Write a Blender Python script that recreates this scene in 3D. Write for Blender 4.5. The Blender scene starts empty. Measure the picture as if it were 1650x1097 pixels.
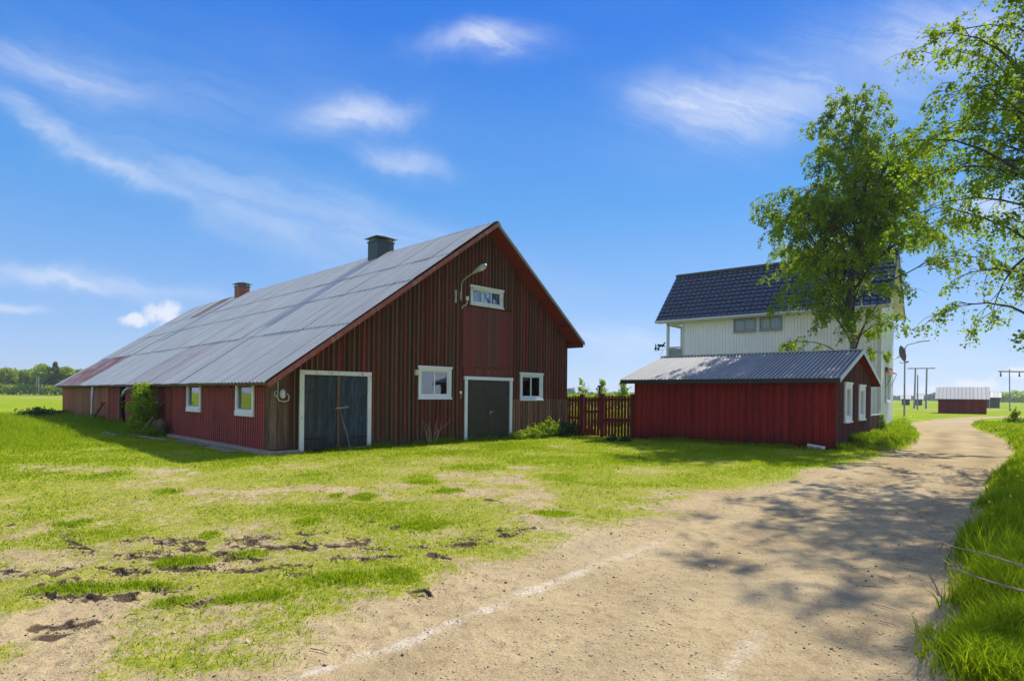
import bpy, math, random
import numpy as np
from mathutils import Vector, Matrix
R = math.radians
rng = np.random.default_rng(7)
random.seed(7)
C = bpy.context.scene.collection
sc = bpy.context.scene

# ------------------------------------------------------------------ camera, sky, sun, exposure
F_PX, HOR, ROLL, CAMZ = 957.36, 635.84, 0.01023, 1.6          # calibrated against the photograph (1650 px wide)
cd = bpy.data.cameras.new('camera'); cam = bpy.data.objects.new('camera', cd); C.objects.link(cam)
cam.location = (0, 0, CAMZ); cam.rotation_euler = (math.pi/2, -ROLL, 0)
cd.sensor_width = 36; cd.lens = 36*F_PX/1650; cd.shift_y = (HOR-548.5)/1650
cd.clip_start = 0.05; cd.clip_end = 6000
sc.camera = cam
SUN_AZ, SUN_EL = 0.772, R(44)                                     # azimuth from +X, counter-clockwise
sd = bpy.data.lights.new('sun', 'SUN'); sun = bpy.data.objects.new('sun', sd); C.objects.link(sun)
sd.energy = 4.4; sd.angle = R(0.55); sd.color = (1.0, 0.94, 0.82)
sv = Vector((math.cos(SUN_AZ)*math.cos(SUN_EL), math.sin(SUN_AZ)*math.cos(SUN_EL), math.sin(SUN_EL)))
sun.rotation_euler = sv.to_track_quat('Z', 'Y').to_euler()
sc.view_settings.view_transform = 'Standard'; sc.view_settings.look = 'None'
sc.view_settings.gamma = 1; sc.view_settings.exposure = 0.58
try: sc.view_settings.use_curve_mapping = False
except Exception: pass
SKY_STRENGTH = 0.15

class NT:
    """small helper around a node tree"""
    def __init__(s, tree): s.t = tree; s.n = tree.nodes; s.l = tree.links
    def node(s, typ, **kw):
        n = s.n.new(typ)
        for k, v in kw.items(): setattr(n, k, v)
        return n
    def put(s, sock, v):
        if v is None: return
        if isinstance(v, bpy.types.NodeSocket): s.l.new(v, sock)
        elif hasattr(sock.default_value, '__len__'):
            v = list(v) if hasattr(v, '__len__') else [v]*3
            m = len(sock.default_value)
            if len(v) < m: v = v+[1.0]*(m-len(v))
            sock.default_value = v[:m]
        else: sock.default_value = v
    def math(s, op, a, b=None, c=None, clamp=False):
        n = s.node('ShaderNodeMath', operation=op, use_clamp=clamp)
        s.put(n.inputs[0], a); s.put(n.inputs[1], b); s.put(n.inputs[2], c)
        return n.outputs[0]
    def vmath(s, op, a, b=None, out=0):
        n = s.node('ShaderNodeVectorMath', operation=op)
        s.put(n.inputs[0], a); s.put(n.inputs[1], b)
        return n.outputs[out]
    def mix(s, f, a, b, blend='MIX'):
        n = s.node('ShaderNodeMix', data_type='RGBA', blend_type=blend)
        s.put(n.inputs[0], f); s.put(n.inputs[6], a); s.put(n.inputs[7], b)
        return n.outputs[2]
    def noise(s, vec, scale, detail=4, rough=0.55, dist=0.0, out=0):
        n = s.node('ShaderNodeTexNoise')
        if vec is not None: s.l.new(vec, n.inputs['Vector'])
        n.inputs['Scale'].default_value = scale; n.inputs['Detail'].default_value = detail
        n.inputs['Roughness'].default_value = rough; n.inputs['Distortion'].default_value = dist
        return n.outputs[out]
    def ramp(s, v, lo, hi, a=0.0, b=1.0, smooth=True):
        n = s.node('ShaderNodeMapRange', interpolation_type='SMOOTHSTEP' if smooth else 'LINEAR')
        s.put(n.inputs[0], v); s.put(n.inputs[1], lo); s.put(n.inputs[2], hi); s.put(n.inputs[3], a); s.put(n.inputs[4], b)
        return n.outputs[0]
    def xyz(s, v):
        n = s.node('ShaderNodeSeparateXYZ'); s.l.new(v, n.inputs[0]); return n.outputs
    def comb(s, x, y, z=0.0):
        n = s.node('ShaderNodeCombineXYZ'); s.put(n.inputs[0], x); s.put(n.inputs[1], y); s.put(n.inputs[2], z); return n.outputs[0]
    def attr(s, name):
        return s.node('ShaderNodeAttribute', attribute_name=name).outputs['Fac']
    def attrc(s, name):
        return s.node('ShaderNodeAttribute', attribute_name=name).outputs['Color']

w = bpy.data.worlds.new('World'); sc.world = w; w.use_nodes = True
W = NT(w.node_tree); W.n.clear()
sky = W.node('ShaderNodeTexSky', sky_type='NISHITA', sun_disc=False)
sky.sun_elevation = SUN_EL; sky.sun_rotation = math.pi/2-SUN_AZ
sky.altitude = 0; sky.air_density = 1.0; sky.dust_density = 0.0; sky.ozone_density = 3.0
tc = W.node('ShaderNodeTexCoord').outputs['Generated']
dx, dy, dz = W.xyz(tc)
hsv = W.node('ShaderNodeHueSaturation'); hsv.inputs['Saturation'].default_value = 1.12; hsv.inputs['Value'].default_value = 1.0
W.l.new(sky.outputs[0], hsv.inputs['Color'])
cr_ = W.node('ShaderNodeValToRGB'); W.l.new(dz, cr_.inputs[0]); el_ = cr_.color_ramp.elements
for k_, (p_, c_) in enumerate([(0.0, (1.70, 2.42, 3.75)), (0.10, (1.18, 2.08, 3.8)), (0.30, (.32, 1.46, 3.6)), (0.52, (.02, .78, 3.4)), (1.0, (.02, .60, 3.0))]):
    e_ = el_[k_] if k_ < 2 else el_.new(p_)
    e_.position = p_; e_.color = tuple(x/5 for x in c_)+(1,)
grad = W.mix(1.0, cr_.outputs[0], (5, 5, 5, 1), 'MULTIPLY')
base = W.mix(0.88, hsv.outputs[0], grad)
# clouds in the direction sphere: an added fill veil outside the view, a few named wisps in the northern half
ysafe = W.math('MAXIMUM', dy, 0.08)
ga = W.math('DIVIDE', dx, ysafe); gb = W.math('DIVIDE', dz, ysafe)
g2 = W.comb(ga, gb)
wn = W.noise(g2, 4.2, 6, 0.62, 0.5, out=1)
wn = W.vmath('SUBTRACT', wn, (0.5, 0.5, 0.5))
g2w = W.vmath('ADD', g2, W.vmath('MULTIPLY', wn, (0.22, 0.10, 0)))
def wisp(px, py, rx, ry, ang, amp, soft=1.0):
    a0 = (px-825)/F_PX; b0 = (HOR-py)/F_PX
    d = W.vmath('SUBTRACT', g2w, (a0, b0, 0))
    x, y, _ = W.xyz(d)
    ca, sa = math.cos(ang), math.sin(ang)
    u = W.math('ADD', W.math('MULTIPLY', x, ca), W.math('MULTIPLY', y, sa))
    v = W.math('SUBTRACT', W.math('MULTIPLY', y, ca), W.math('MULTIPLY', x, sa))
    q = W.math('ADD', W.math('POWER', W.math('ABSOLUTE', W.math('DIVIDE', u, rx/F_PX)), 2.0), W.math('POWER', W.math('ABSOLUTE', W.math('DIVIDE', v, ry/F_PX)), 2.0))
    e = W.math('EXPONENT', W.math('MULTIPLY', q, -soft))
    return W.math('MULTIPLY', e, amp)
cl = None
for a in [(775, 72, 80, 22, 0.05, .62), (1130, 168, 110, 38, -.12, .60), (1330, 120, 240, 80, .30, .36), (560, 188, 75, 27, 0.12, .50), (635, 265, 65, 22, -.1, .42),
          (100, 118, 150, 34, -.22, .30), (120, 235, 210, 16, -.50, .36), (420, 350, 330, 42, -.42, .24), (110, 455, 210, 15, -.13, .48), (640, 385, 260, 40, -.35, .2),
          (25, 508, 38, 9, 0, .4), (1600, 330, 90, 40, 0, .45), (1570, 60, 140, 80, .3, .35), (980, 545, 120, 30, 0, .30), (330, 150, 420, 110, -.2, .07), (1500, 560, 150, 60, 0, .2)]:
    e = wisp(*a); cl = e if cl is None else W.math('ADD', cl, e)
fine = W.ramp(W.noise(W.vmath('ADD', W.vmath('MULTIPLY', g2w, (1.4, 7.5, 1)), W.comb(W.math('MULTIPLY', gb, 1.0), W.math('MULTIPLY', ga, 2.2))), 2.6, 8, 0.62, 0.7), 0.30, 0.70, 0.45, 1.25)
cl = W.math('MULTIPLY', cl, fine)
# cumulus with firm edges
cn = W.noise(g2, 22.0, 7, 0.6, 0.0)
def cumul(px, py, rx, ry):
    a0 = (px-825)/F_PX; b0 = (HOR-py)/F_PX
    x, y, _ = W.xyz(W.vmath('SUBTRACT', g2, (a0, b0, 0)))
    q = W.math('SQRT', W.math('ADD', W.math('POWER', W.math('DIVIDE', x, rx/F_PX), 2.0), W.math('POWER', W.math('DIVIDE', y, ry/F_PX), 2.0)))
    return W.ramp(W.math('ADD', W.math('SUBTRACT', 1.0, q), W.math('MULTIPLY', W.math('SUBTRACT', cn, 0.5), 2.8)), 0.0, 0.8)
cu = None
for a in [(262, 512, 44, 22), (208, 520, 30, 13), (1637, 592, 36, 15), (1490, 622, 80, 14), (1570, 612, 60, 13)]:
    e = cumul(*a); cu = e if cu is None else W.math('MAXIMUM', cu, e)
front = W.ramp(dy, 0.38, 0.60)
amt = W.math('MULTIPLY', W.math('ADD', cl, W.math('MULTIPLY', cu, .9)), front)
# whitish cirrus veil added over the unseen rest of the dome for fill light
gen = W.ramp(W.noise(W.vmath('MULTIPLY', tc, (1.0, 2.2, 4.0)), 1.7, 6, 0.6, 0.5), 0.32, 0.78, 0.12, 0.72)
amt = W.math('ADD', amt, W.math('MULTIPLY', gen, W.math('SUBTRACT', 1.0, W.math('MULTIPLY', front, .97))))
amt = W.math('MINIMUM', amt, 0.96)
col = W.mix(amt, base, (3.8, 4.0, 4.5, 1))
bg = W.node('ShaderNodeBackground'); W.l.new(col, bg.inputs[0]); bg.inputs[1].default_value = SKY_STRENGTH
wo = W.node('ShaderNodeOutputWorld'); W.l.new(bg.outputs[0], wo.inputs[0])

# ------------------------------------------------------------------ numeric helpers
def ray(px, py):
    dx, dy = px-825, py-HOR
    c, s = math.cos(ROLL), math.sin(ROLL)
    return ((c*dx+s*dy)/F_PX, 1.0, (s*dx-c*dy)/F_PX)
def G(px, py, z=0.0):                       # ground point seen at a photo pixel
    d = ray(px, py); t = (z-CAMZ)/d[2]
    return (d[0]*t, t)
def at(px, py, Y):
    d = ray(px, py); return (d[0]*Y, Y, CAMZ+d[2]*Y)
def hash2(ix, iy, seed):
    h = (ix.astype(np.int64)*374761393+iy.astype(np.int64)*668265263+seed*974711) & 0xffffffff
    h = ((h ^ (h >> 13))*1274126177) & 0xffffffff
    return ((h ^ (h >> 16)) & 0xffffff)/float(0xffffff)
def vnoise(x, y, s, seed=0):
    x = x/s; y = y/s; ix = np.floor(x); iy = np.floor(y); fx = x-ix; fy = y-iy
    fx = fx*fx*(3-2*fx); fy = fy*fy*(3-2*fy)
    a = hash2(ix, iy, seed); b = hash2(ix+1, iy, seed); c = hash2(ix, iy+1, seed); d = hash2(ix+1, iy+1, seed)
    return (a*(1-fx)+b*fx)*(1-fy)+(c*(1-fx)+d*fx)*fy
def fbm(x, y, s, o=4, seed=0):
    t = 0; a = 1; n = 0
    for k in range(o): t = t+a*vnoise(x+k*17.3, y-k*9.1, s/2**k, seed+k); n += a; a *= .5
    return t/n
def sstep(x, a, b):
    t = np.clip((x-a)/(b-a), 0, 1); return t*t*(3-2*t)
def segdist(x, y, P, Q):
    vx, vy = Q[0]-P[0], Q[1]-P[1]; L = vx*vx+vy*vy+1e-9
    t = np.clip(((x-P[0])*vx+(y-P[1])*vy)/L, 0, 1)
    return np.hypot(x-P[0]-t*vx, y-P[1]-t*vy)
def polydist(x, y, pts, closed=False):
    d = np.full(np.shape(x), 1e9); n = len(pts)
    for i in range(n if closed else n-1): d = np.minimum(d, segdist(x, y, pts[i], pts[(i+1) % n]))
    return d
def inside(x, y, poly):
    r = np.zeros(np.shape(x), bool); n = len(poly)
    for i in range(n):
        x0, y0 = poly[i]; x1, y1 = poly[(i+1) % n]
        if y0 == y1: continue
        r ^= ((y0 > y) != (y1 > y)) & (x < (x1-x0)*(y-y0)/(y1-y0)+x0)
    return r

# ------------------------------------------------------------------ mesh / object helpers
def mesh_np(name, V, Fq, mat=None, attrs=None, smooth=False):
    V = np.asarray(V, np.float32); Fq = np.asarray(Fq, np.int32)
    me = bpy.data.meshes.new(name); k = Fq.shape[1]
    me.vertices.add(len(V)); me.vertices.foreach_set('co', V.ravel())
    me.loops.add(Fq.size); me.loops.foreach_set('vertex_index', Fq.ravel())
    me.polygons.add(len(Fq)); me.polygons.foreach_set('loop_start', np.arange(0, Fq.size, k, dtype=np.int32))
    me.polygons.foreach_set('loop_total', np.full(len(Fq), k, np.int32))
    if smooth: me.polygons.foreach_set('use_smooth', np.ones(len(Fq), bool))
    for n, a in (attrs or {}).items():
        a = np.asarray(a, np.float32)
        at_ = me.attributes.new(n, 'FLOAT', 'POINT'); at_.data.foreach_set('value', a.ravel())
    me.update(calc_edges=True)
    if mat: me.materials.append(mat)
    return me
class MB:
    def __init__(s): s.v = []; s.f = []; s.sm = False
    def add(s, vs, fs):
        n = len(s.v); s.v += [tuple(p) for p in vs]; s.f += [tuple(i+n for i in f) for f in fs]; return s
    def box(s, x0, x1, y0, y1, z0, z1):
        return s.hexa([(x0, y0, z0), (x1, y0, z0), (x1, y1, z0), (x0, y1, z0)], [(x0, y0, z1), (x1, y0, z1), (x1, y1, z1), (x0, y1, z1)])
    def hexa(s, lo, hi):
        return s.add(list(lo)+list(hi), [(3, 2, 1, 0), (4, 5, 6, 7), (0, 1, 5, 4), (1, 2, 6, 5), (2, 3, 7, 6), (3, 0, 4, 7)])
    def bar(s, p, q, wdt, h, up=(0, 0, 1)):
        p, q = Vector(p), Vector(q); d = (q-p).normalized(); u = Vector(up); sd_ = d.cross(u)
        if sd_.length < 1e-4: sd_ = d.cross(Vector((1, 0, 0)))
        sd_.normalize(); u = sd_.cross(d).normalized(); a = sd_*wdt/2; b = u*h/2
        return s.hexa([p-a-b, p+a-b, p+a+b, p-a+b], [q-a-b, q+a-b, q+a+b, q-a+b])
    def tube(s, pts, rad, k=8, cap=True):
        pts = [Vector(p) for p in pts]; n = len(pts); base = len(s.v)
        rr = rad if hasattr(rad, '__len__') else [rad]*n
        prev = None
        for i, p in enumerate(pts):
            d = (pts[min(i+1, n-1)]-pts[max(i-1, 0)])
            d = d.normalized() if d.length > 1e-9 else Vector((0, 0, 1))
            a = d.orthogonal().normalized() if prev is None else (prev-d*prev.dot(d))
            if a.length < 1e-4: a = d.orthogonal()
            a.normalize(); prev = a; b = d.cross(a)
            for j in range(k):
                t = 2*math.pi*j/k; s.v.append(tuple(p+(a*math.cos(t)+b*math.sin(t))*rr[i]))
        for i in range(n-1):
            for j in range(k):
                j2 = (j+1) % k; s.f.append((base+i*k+j, base+i*k+j2, base+(i+1)*k+j2, base+(i+1)*k+j))
        if cap:
            s.f.append(tuple(base+j for j in range(k))[::-1]); s.f.append(tuple(base+(n-1)*k+j for j in range(k)))
        return s
    def prism(s, poly, p0, ax, ay, az, th):
        """closed outline (2-D points) in the plane p0+x*ax+y*ay, thickened by th along az"""
        p0, ax, ay, az = Vector(p0), Vector(ax), Vector(ay), Vector(az)
        n = len(poly); a = [p0+ax*x+ay*y for x, y in poly]; b = [p+az*th for p in a]
        return s.add(a+b, [tuple(range(n))[::-1], tuple(range(n, 2*n))]+[(i, (i+1) % n, n+(i+1) % n, n+i) for i in range(n)])
    def ring(s, x0, x1, z0, z1, t, y0, y1, side='v'):
        """rectangular frame as one closed piece; outer x0..x1,z0..z1, bar width t, depth y0..y1"""
        o = [(x0, z0), (x1, z0), (x1, z1), (x0, z1)]; i = [(x0+t, z0+t), (x1-t, z0+t), (x1-t, z1-t), (x0+t, z1-t)]
        P = lambda x, y, z: (x, y, z) if side == 'v' else (y, x, z)
        vs = [P(x, y0, z) for x, z in o]+[P(x, y0, z) for x, z in i]+[P(x, y1, z) for x, z in o]+[P(x, y1, z) for x, z in i]
        fs = []
        for k in range(4):
            j = (k+1) % 4
            fs += [(k, j, 4+j, 4+k), (8+k, 12+k, 12+j, 8+j), (k, 8+k, 8+j, j), (4+k, 4+j, 12+j, 12+k)]
        return s.add(vs, fs)
    def mesh(s, name, mat):
        me = bpy.data.meshes.new(name); me.from_pydata(s.v, [], s.f); me.update()
        if mat: me.materials.append(mat)
        if s.sm: me.polygons.foreach_set('use_smooth', np.ones(len(me.polygons), bool))
        return me
    def build(s, name, mat, parent=None, bevel=0):
        return obj(name, s.mesh(name, mat), parent, bevel)
def obj(name, me, parent=None, bevel=0):
    o = bpy.data.objects.new(name, me); C.objects.link(o)
    if parent is not None: o.parent = parent
    if bevel:
        m = o.modifiers.new('bevel', 'BEVEL'); m.width = bevel; m.segments = 1; m.limit_method = 'ANGLE'
    return o
def tag(o, label, cat, group=None, kind=None):
    if label: o['label'] = label
    if cat: o['category'] = cat
    if group: o['group'] = group
    if kind: o['kind'] = kind
    return o
def thing(name, label, cat, loc=(0, 0, 0), rz=0, group=None):
    o = bpy.data.objects.new(name, None); C.objects.link(o); o.location = loc; o.rotation_euler = (0, 0, rz)
    return tag(o, label, cat, group)
def part_empty(name, parent):
    o = bpy.data.objects.new(name, None); C.objects.link(o); o.parent = parent; return o
def copy_tree(o, parent=None):
    c = o.copy(); C.objects.link(c)
    if parent is not None: c.parent = parent
    for ch in [x for x in o.children]: copy_tree(ch, c)
    return c

# ------------------------------------------------------------------ materials
def newmat(name):
    m = bpy.data.materials.new(name); m.use_nodes = True; t = NT(m.node_tree); t.n.clear()
    b = t.node('ShaderNodeBsdfPrincipled'); o = t.node('ShaderNodeOutputMaterial'); t.l.new(b.outputs[0], o.inputs[0])
    return m, t, b, o
def coords(t, world=False):
    """object coordinates shifted by a random amount per object, so that alike pieces differ"""
    oi = t.node('ShaderNodeObjectInfo'); rnd = oi.outputs['Random']
    if world: return t.node('ShaderNodeNewGeometry').outputs['Position'], rnd
    tcn = t.node('ShaderNodeTexCoord').outputs['Object']
    off = t.comb(t.math('MULTIPLY', rnd, 37.0), t.math('MULTIPLY', rnd, 91.0), t.math('MULTIPLY', rnd, 13.0))
    return t.vmath('ADD', tcn, off), rnd
def bump(t, b, h, strength=0.4, dist=0.01):
    n = t.node('ShaderNodeBump'); n.inputs['Strength'].default_value = strength; n.inputs['Distance'].default_value = dist
    t.l.new(h, n.inputs['Height']); t.l.new(n.outputs[0], b.inputs['Normal'])
def wood(name, c1, c2, c3, mixlo=.40, mixhi=.62, rough=.8, var=.35, grain=1.0, foot=None):
    """painted or bare board: paint c1, worn paint c2, bare wood c3 showing through along the grain (vertical)"""
    m, t, b, o = newmat(name); v, rnd = coords(t)
    st = t.vmath('MULTIPLY', v, (14, 14, 0.9)); g = t.noise(st, 2.2, 6, .62, .2)
    big = t.noise(t.vmath('MULTIPLY', v, (2.5, 2.5, .5)), 1.3, 4, .6)
    sel = t.math('ADD', t.math('MULTIPLY', g, .5), t.math('MULTIPLY', big, .5))
    sel = t.math('ADD', sel, t.math('MULTIPLY', t.math('SUBTRACT', rnd, .5), .22))
    col = t.mix(t.ramp(g, .35, .65), c1, c2)
    col = t.mix(t.ramp(sel, mixlo, mixhi), col, c3)
    if foot:
        z = t.xyz(t.node('ShaderNodeNewGeometry').outputs['Position'])[2]
        dirt = t.math('ADD', z, t.math('MULTIPLY', big, -.7))
        col = t.mix(t.ramp(dirt, -.35, .25, .75, 0), col, foot)
    val = t.math('ADD', 1-var/2, t.math('MULTIPLY', t.math('FRACT', t.math('MULTIPLY', rnd, 7.31)), var))
    fine = t.ramp(t.noise(t.vmath('MULTIPLY', v, (60, 60, 2)), 2.0, 3, .6), .3, .7, 1-.22*grain, 1+.18*grain)
    col = t.mix(1.0, col, t.comb(t.math('MULTIPLY', val, fine), t.math('MULTIPLY', val, fine), t.math('MULTIPLY', val, fine)), 'MULTIPLY')
    t.l.new(col, b.inputs['Base Color']); b.inputs['Roughness'].default_value = rough
    b.inputs['Specular IOR Level'].default_value = .10
    bump(t, b, g, .35*grain, .006)
    return m
def plain(name, c, rough=.6, metal=0.0, var=.12, scale=6.0, spec=.4, bmp=.0):
    m, t, b, o = newmat(name); v, rnd = coords(t)
    n = t.noise(v, scale, 5, .6)
    f = t.ramp(n, .3, .7, 1-var, 1+var)
    t.l.new(t.mix(1.0, c+(1,), t.comb(f, f, f), 'MULTIPLY'), b.inputs['Base Color'])
    b.inputs['Roughness'].default_value = rough; b.inputs['Metallic'].default_value = metal; b.inputs['Specular IOR Level'].default_value = spec
    if bmp: bump(t, b, n, bmp, .01)
    return m
def paint(name, c, worn, lo=.58, hi=.66, rough=.55, sc_=9.0, var=.08):
    m, t, b, o = newmat(name); v, rnd = coords(t)
    n = t.noise(t.vmath('MULTIPLY', v, (1, 1, .45)), sc_, 6, .7)
    n2 = t.noise(v, 1.7, 3, .6)
    f = t.ramp(n2, .3, .7, 1-var, 1+var*.5)
    col = t.mix(t.ramp(n, lo, hi), c+(1,), worn+(1,))
    t.l.new(t.mix(1.0, col, t.comb(f, f, f), 'MULTIPLY'), b.inputs['Base Color']); b.inputs['Roughness'].default_value = rough
    bump(t, b, n, .2, .004)
    return m
def zinc(name, c, rust, rlo, rhi, rough=.5, metal=.12, var=.18, streak=1.0, groove_shade=.028):
    """weathered corrugated sheet; object +Y runs down the slope"""
    m, t, b, o = newmat(name); v, rnd = coords(t)
    s_ = t.noise(t.vmath('MULTIPLY', v, (9, .6, 9)), 1.6, 6, .65); big = t.noise(v, .9, 4, .6)
    sp = t.noise(v, 26, 3, .6)
    val = t.math('ADD', 1-var/2, t.math('MULTIPLY', rnd, var))
    f = t.math('MULTIPLY', val, t.ramp(s_, .3, .7, .86, 1.1)); f = t.math('MULTIPLY', f, t.ramp(sp, .3, .7, .95, 1.05))
    col = t.mix(1.0, c+(1,), t.comb(f, f, f), 'MULTIPLY')
    if groove_shade:
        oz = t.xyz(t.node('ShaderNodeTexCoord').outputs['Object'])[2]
        g_ = t.ramp(oz, -groove_shade, groove_shade*.8, .26, 1.06); col = t.mix(1.0, col, t.comb(g_, g_, g_), 'MULTIPLY')  # valleys darkened in the colour, standing in for shade between the ribs
    rs = t.math('ADD', t.math('MULTIPLY', s_, .6*streak), t.math('MULTIPLY', big, 1-.6*streak))
    rf = t.ramp(rs, rlo, rhi)
    col = t.mix(rf, col, t.mix(sp, rust+(1,), tuple(x*.55 for x in rust)+(1,)))
    t.l.new(col, b.inputs['Base Color'])
    t.put(b.inputs['Metallic'], t.math('MULTIPLY', t.math('SUBTRACT', 1.0, rf), metal)); t.put(b.inputs['Roughness'], t.ramp(rf, 0, 1, rough, .85))
    return m
RED1, RED2, BARE = (.20, .038, .028, 1), (.13, .033, .024, 1), (.040, .022, .016, 1)
M = {}
M['gable'] = wood('falu_red_worn', (.15, .030, .020, 1), (.095, .026, .017, 1), (.058, .034, .018, 1), .38, .52, .85, .5, 1.0, foot=(.09, .07, .045, 1))
M['batten'] = wood('falu_red_batten', (.25, .055, .038, 1), (.17, .045, .032, 1), (.135, .078, .048, 1), .42, .56, .85, .6, 1.0, foot=(.10, .07, .045, 1))
M['skirt'] = wood('bare_brown_boards', (.20, .08, .05, 1), (.27, .165, .095, 1), (.14, .085, .05, 1), .45, .6, .85, .5, 1.0)
M['hatch'] = wood('hatch_red', (.20, .046, .038, 1), (.16, .046, .036, 1), (.13, .060, .045, 1), .42, .60, .8, .25)
M['soffit'] = wood('soffit_red', (.21, .026, .015, 1), (.16, .024, .014, 1), (.10, .026, .018, 1), .6, .8, .8, .15)
M['shed'] = wood('shed_red', (.31, .026, .020, 1), (.22, .022, .017, 1), (.13, .022, .017, 1), .50, .80, .75, .3, .7, foot=(.05, .02, .014, 1))
M['shedg'] = wood('shed_gable_worn', (.20, .065, .055, 1), (.15, .060, .050, 1), (.15, .095, .082, 1), .42, .6, .85, .45, 1.0)
M['sidewall'] = wood('side_boards_brown', (.38, .115, .060, 1), (.34, .13, .065, 1), (.25, .13, .065, 1), .46, .64, .85, .25, .8, foot=(.11, .05, .03, 1))
M['sidered'] = wood('side_boards_red', (.30, .060, .045, 1), (.24, .055, .040, 1), (.15, .055, .04, 1), .48, .68, .8, .25, .8)
M['oldgrey'] = wood('old_grey_wood', (.21, .14, .09, 1), (.15, .10, .065, 1), (.09, .06, .042, 1), .45, .6, .9, .3)
M['blue'] = wood('worn_blue_door', (.062, .092, .120, 1), (.032, .044, .055, 1), (.050, .047, .043, 1), .42, .60, .7, .5, 1.2, foot=(.035, .032, .025, 1))
M['whitecas'] = paint('worn_white_casing', (.70, .70, .65), (.32, .29, .23), .55, .68)
M['white'] = paint('white_paint', (.78, .78, .76), (.45, .42, .36), .66, .8)
M['coolwhite'] = paint('cool_white_paint', (.70, .74, .76), (.45, .44, .40), .66, .82)
M['black_door'] = plain('black_brown_door', (.038, .034, .024), .5, 0, .2, 3)
M['barge'] = paint('bargeboard_red', (.26, .060, .042), (.34, .20, .14), .50, .66, .7, 7)
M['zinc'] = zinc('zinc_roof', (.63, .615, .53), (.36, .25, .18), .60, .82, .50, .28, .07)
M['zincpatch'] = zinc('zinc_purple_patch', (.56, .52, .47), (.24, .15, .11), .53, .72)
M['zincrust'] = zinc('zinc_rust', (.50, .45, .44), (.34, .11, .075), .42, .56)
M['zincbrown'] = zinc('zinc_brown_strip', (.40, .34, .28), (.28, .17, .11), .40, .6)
M['shedzinc'] = zinc('shed_zinc', (.37, .37, .355), (.34, .29, .24), .60, .85, .75, .0, .12, groove_shade=.016)
M['redsheet'] = zinc('red_painted_sheet', (.30, .044, .031), (.18, .040, .028), .44, .68, .75, 0.0, .12, groove_shade=0)
M['darkmetal'] = plain('dark_metal', (.06, .075, .08), .45, .5, .15)
M['flash'] = plain('grey_flashing', (.22, .23, .23), .5, .5, .15)
M['steel'] = plain('galvanised_steel', (.42, .43, .43), .42, .6, .12)
M['lamp'] = plain('lamp_grey_green', (.34, .38, .30), .45, .2, .15)
M['brick'] = plain('brick_render', (.30, .11, .07), .9, 0, .3, 14)
M['concrete'] = plain('concrete', (.30, .25, .185), .9, 0, .25, 7, .2, .5)
M['foundation'] = plain('foundation_grey', (.36, .38, .40), .9, 0, .1, 5)
M['darkfascia'] = plain('black_fascia', (.018, .018, .018), .5)
M['cladding'] = plain('house_cladding', (.87, .875, .86), .6, 0, .04, 1.2)
M['housegable'] = plain('house_gable', (.62, .66, .56), .65, 0, .05, 1.0)
M['housetrim'] = plain('house_trim', (.62, .63, .63), .6, 0, .05)
M['greytrim'] = plain('grey_window_trim', (.30, .32, .33), .5)
M['tiles'] = plain('glazed_black_tiles', (.030, .034, .040), .20, 0, .3, 3, .8)
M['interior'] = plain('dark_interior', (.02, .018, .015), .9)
M['curtain'] = plain('curtain', (.55, .56, .55), .9, 0, .2, 9)
M['redcloth'] = plain('red_awning', (.62, .05, .06), .8)
M['yellowbox'] = plain('yellowed_plastic', (.62, .52, .30), .6)
M['iron'] = plain('black_iron', (.015, .015, .016), .5, .4)
M['rusty'] = plain('rusty_iron', (.12, .05, .03), .8, .2, .4, 20)
M['pole'] = plain('grey_timber_pole', (.26, .27, .29), .8, 0, .2, 4)
M['log'] = plain('log_bark', (.13, .10, .08), .9, 0, .4, 12, .2, .6)
M['logend'] = plain('log_end', (.40, .30, .20), .9, 0, .25, 18)
M['dish'] = plain('dish_grey', (.16, .165, .17), .6)
M['plankgrey'] = wood('weathered_plank', (.30, .26, .22, 1), (.22, .19, .16, 1), (.15, .12, .10, 1), .5, .7, .9, .3)
M['farred'] = wood('field_barn_red', (.22, .038, .028, 1), (.17, .034, .028, 1), (.12, .034, .03, 1), .5, .7, .85, .3)
M['fargrey'] = wood('field_barn_grey', (.13, .12, .12, 1), (.10, .09, .09, 1), (.07, .06, .06, 1), .5, .7, .85, .3)
def glass_mat(name='window_glass', ior=1.9, fmin=.22, k_=1.6):
    m, t, b, o = newmat(name); t.n.remove(b)
    fr = t.node('ShaderNodeFresnel'); fr.inputs[0].default_value = ior
    v, rnd = coords(t); n = t.noise(v, 2.5, 2, .5); bp = t.node('ShaderNodeBump'); bp.inputs['Strength'].default_value = .06; bp.inputs['Distance'].default_value = .02
    t.l.new(n, bp.inputs['Height'])
    g = t.node('ShaderNodeBsdfGlossy'); g.inputs['Roughness'].default_value = .02; g.inputs['Color'].default_value = (.9, .95, 1, 1); t.l.new(bp.outputs[0], g.inputs['Normal'])
    tr = t.node('ShaderNodeBsdfTransparent'); tr.inputs[0].default_value = (.78, .82, .80, 1)
    mx = t.node('ShaderNodeMixShader'); f = t.math('MAXIMUM', t.math('MULTIPLY', fr.outputs[0], k_), fmin, clamp=True)
    t.l.new(f, mx.inputs[0]); t.l.new(tr.outputs[0], mx.inputs[1]); t.l.new(g.outputs[0], mx.inputs[2]); t.l.new(mx.outputs[0], o.inputs[0])
    return m
M['glass'] = glass_mat(); M['glassdim'] = glass_mat('dark_window_glass', 1.45, .05, 1.0)
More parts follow.
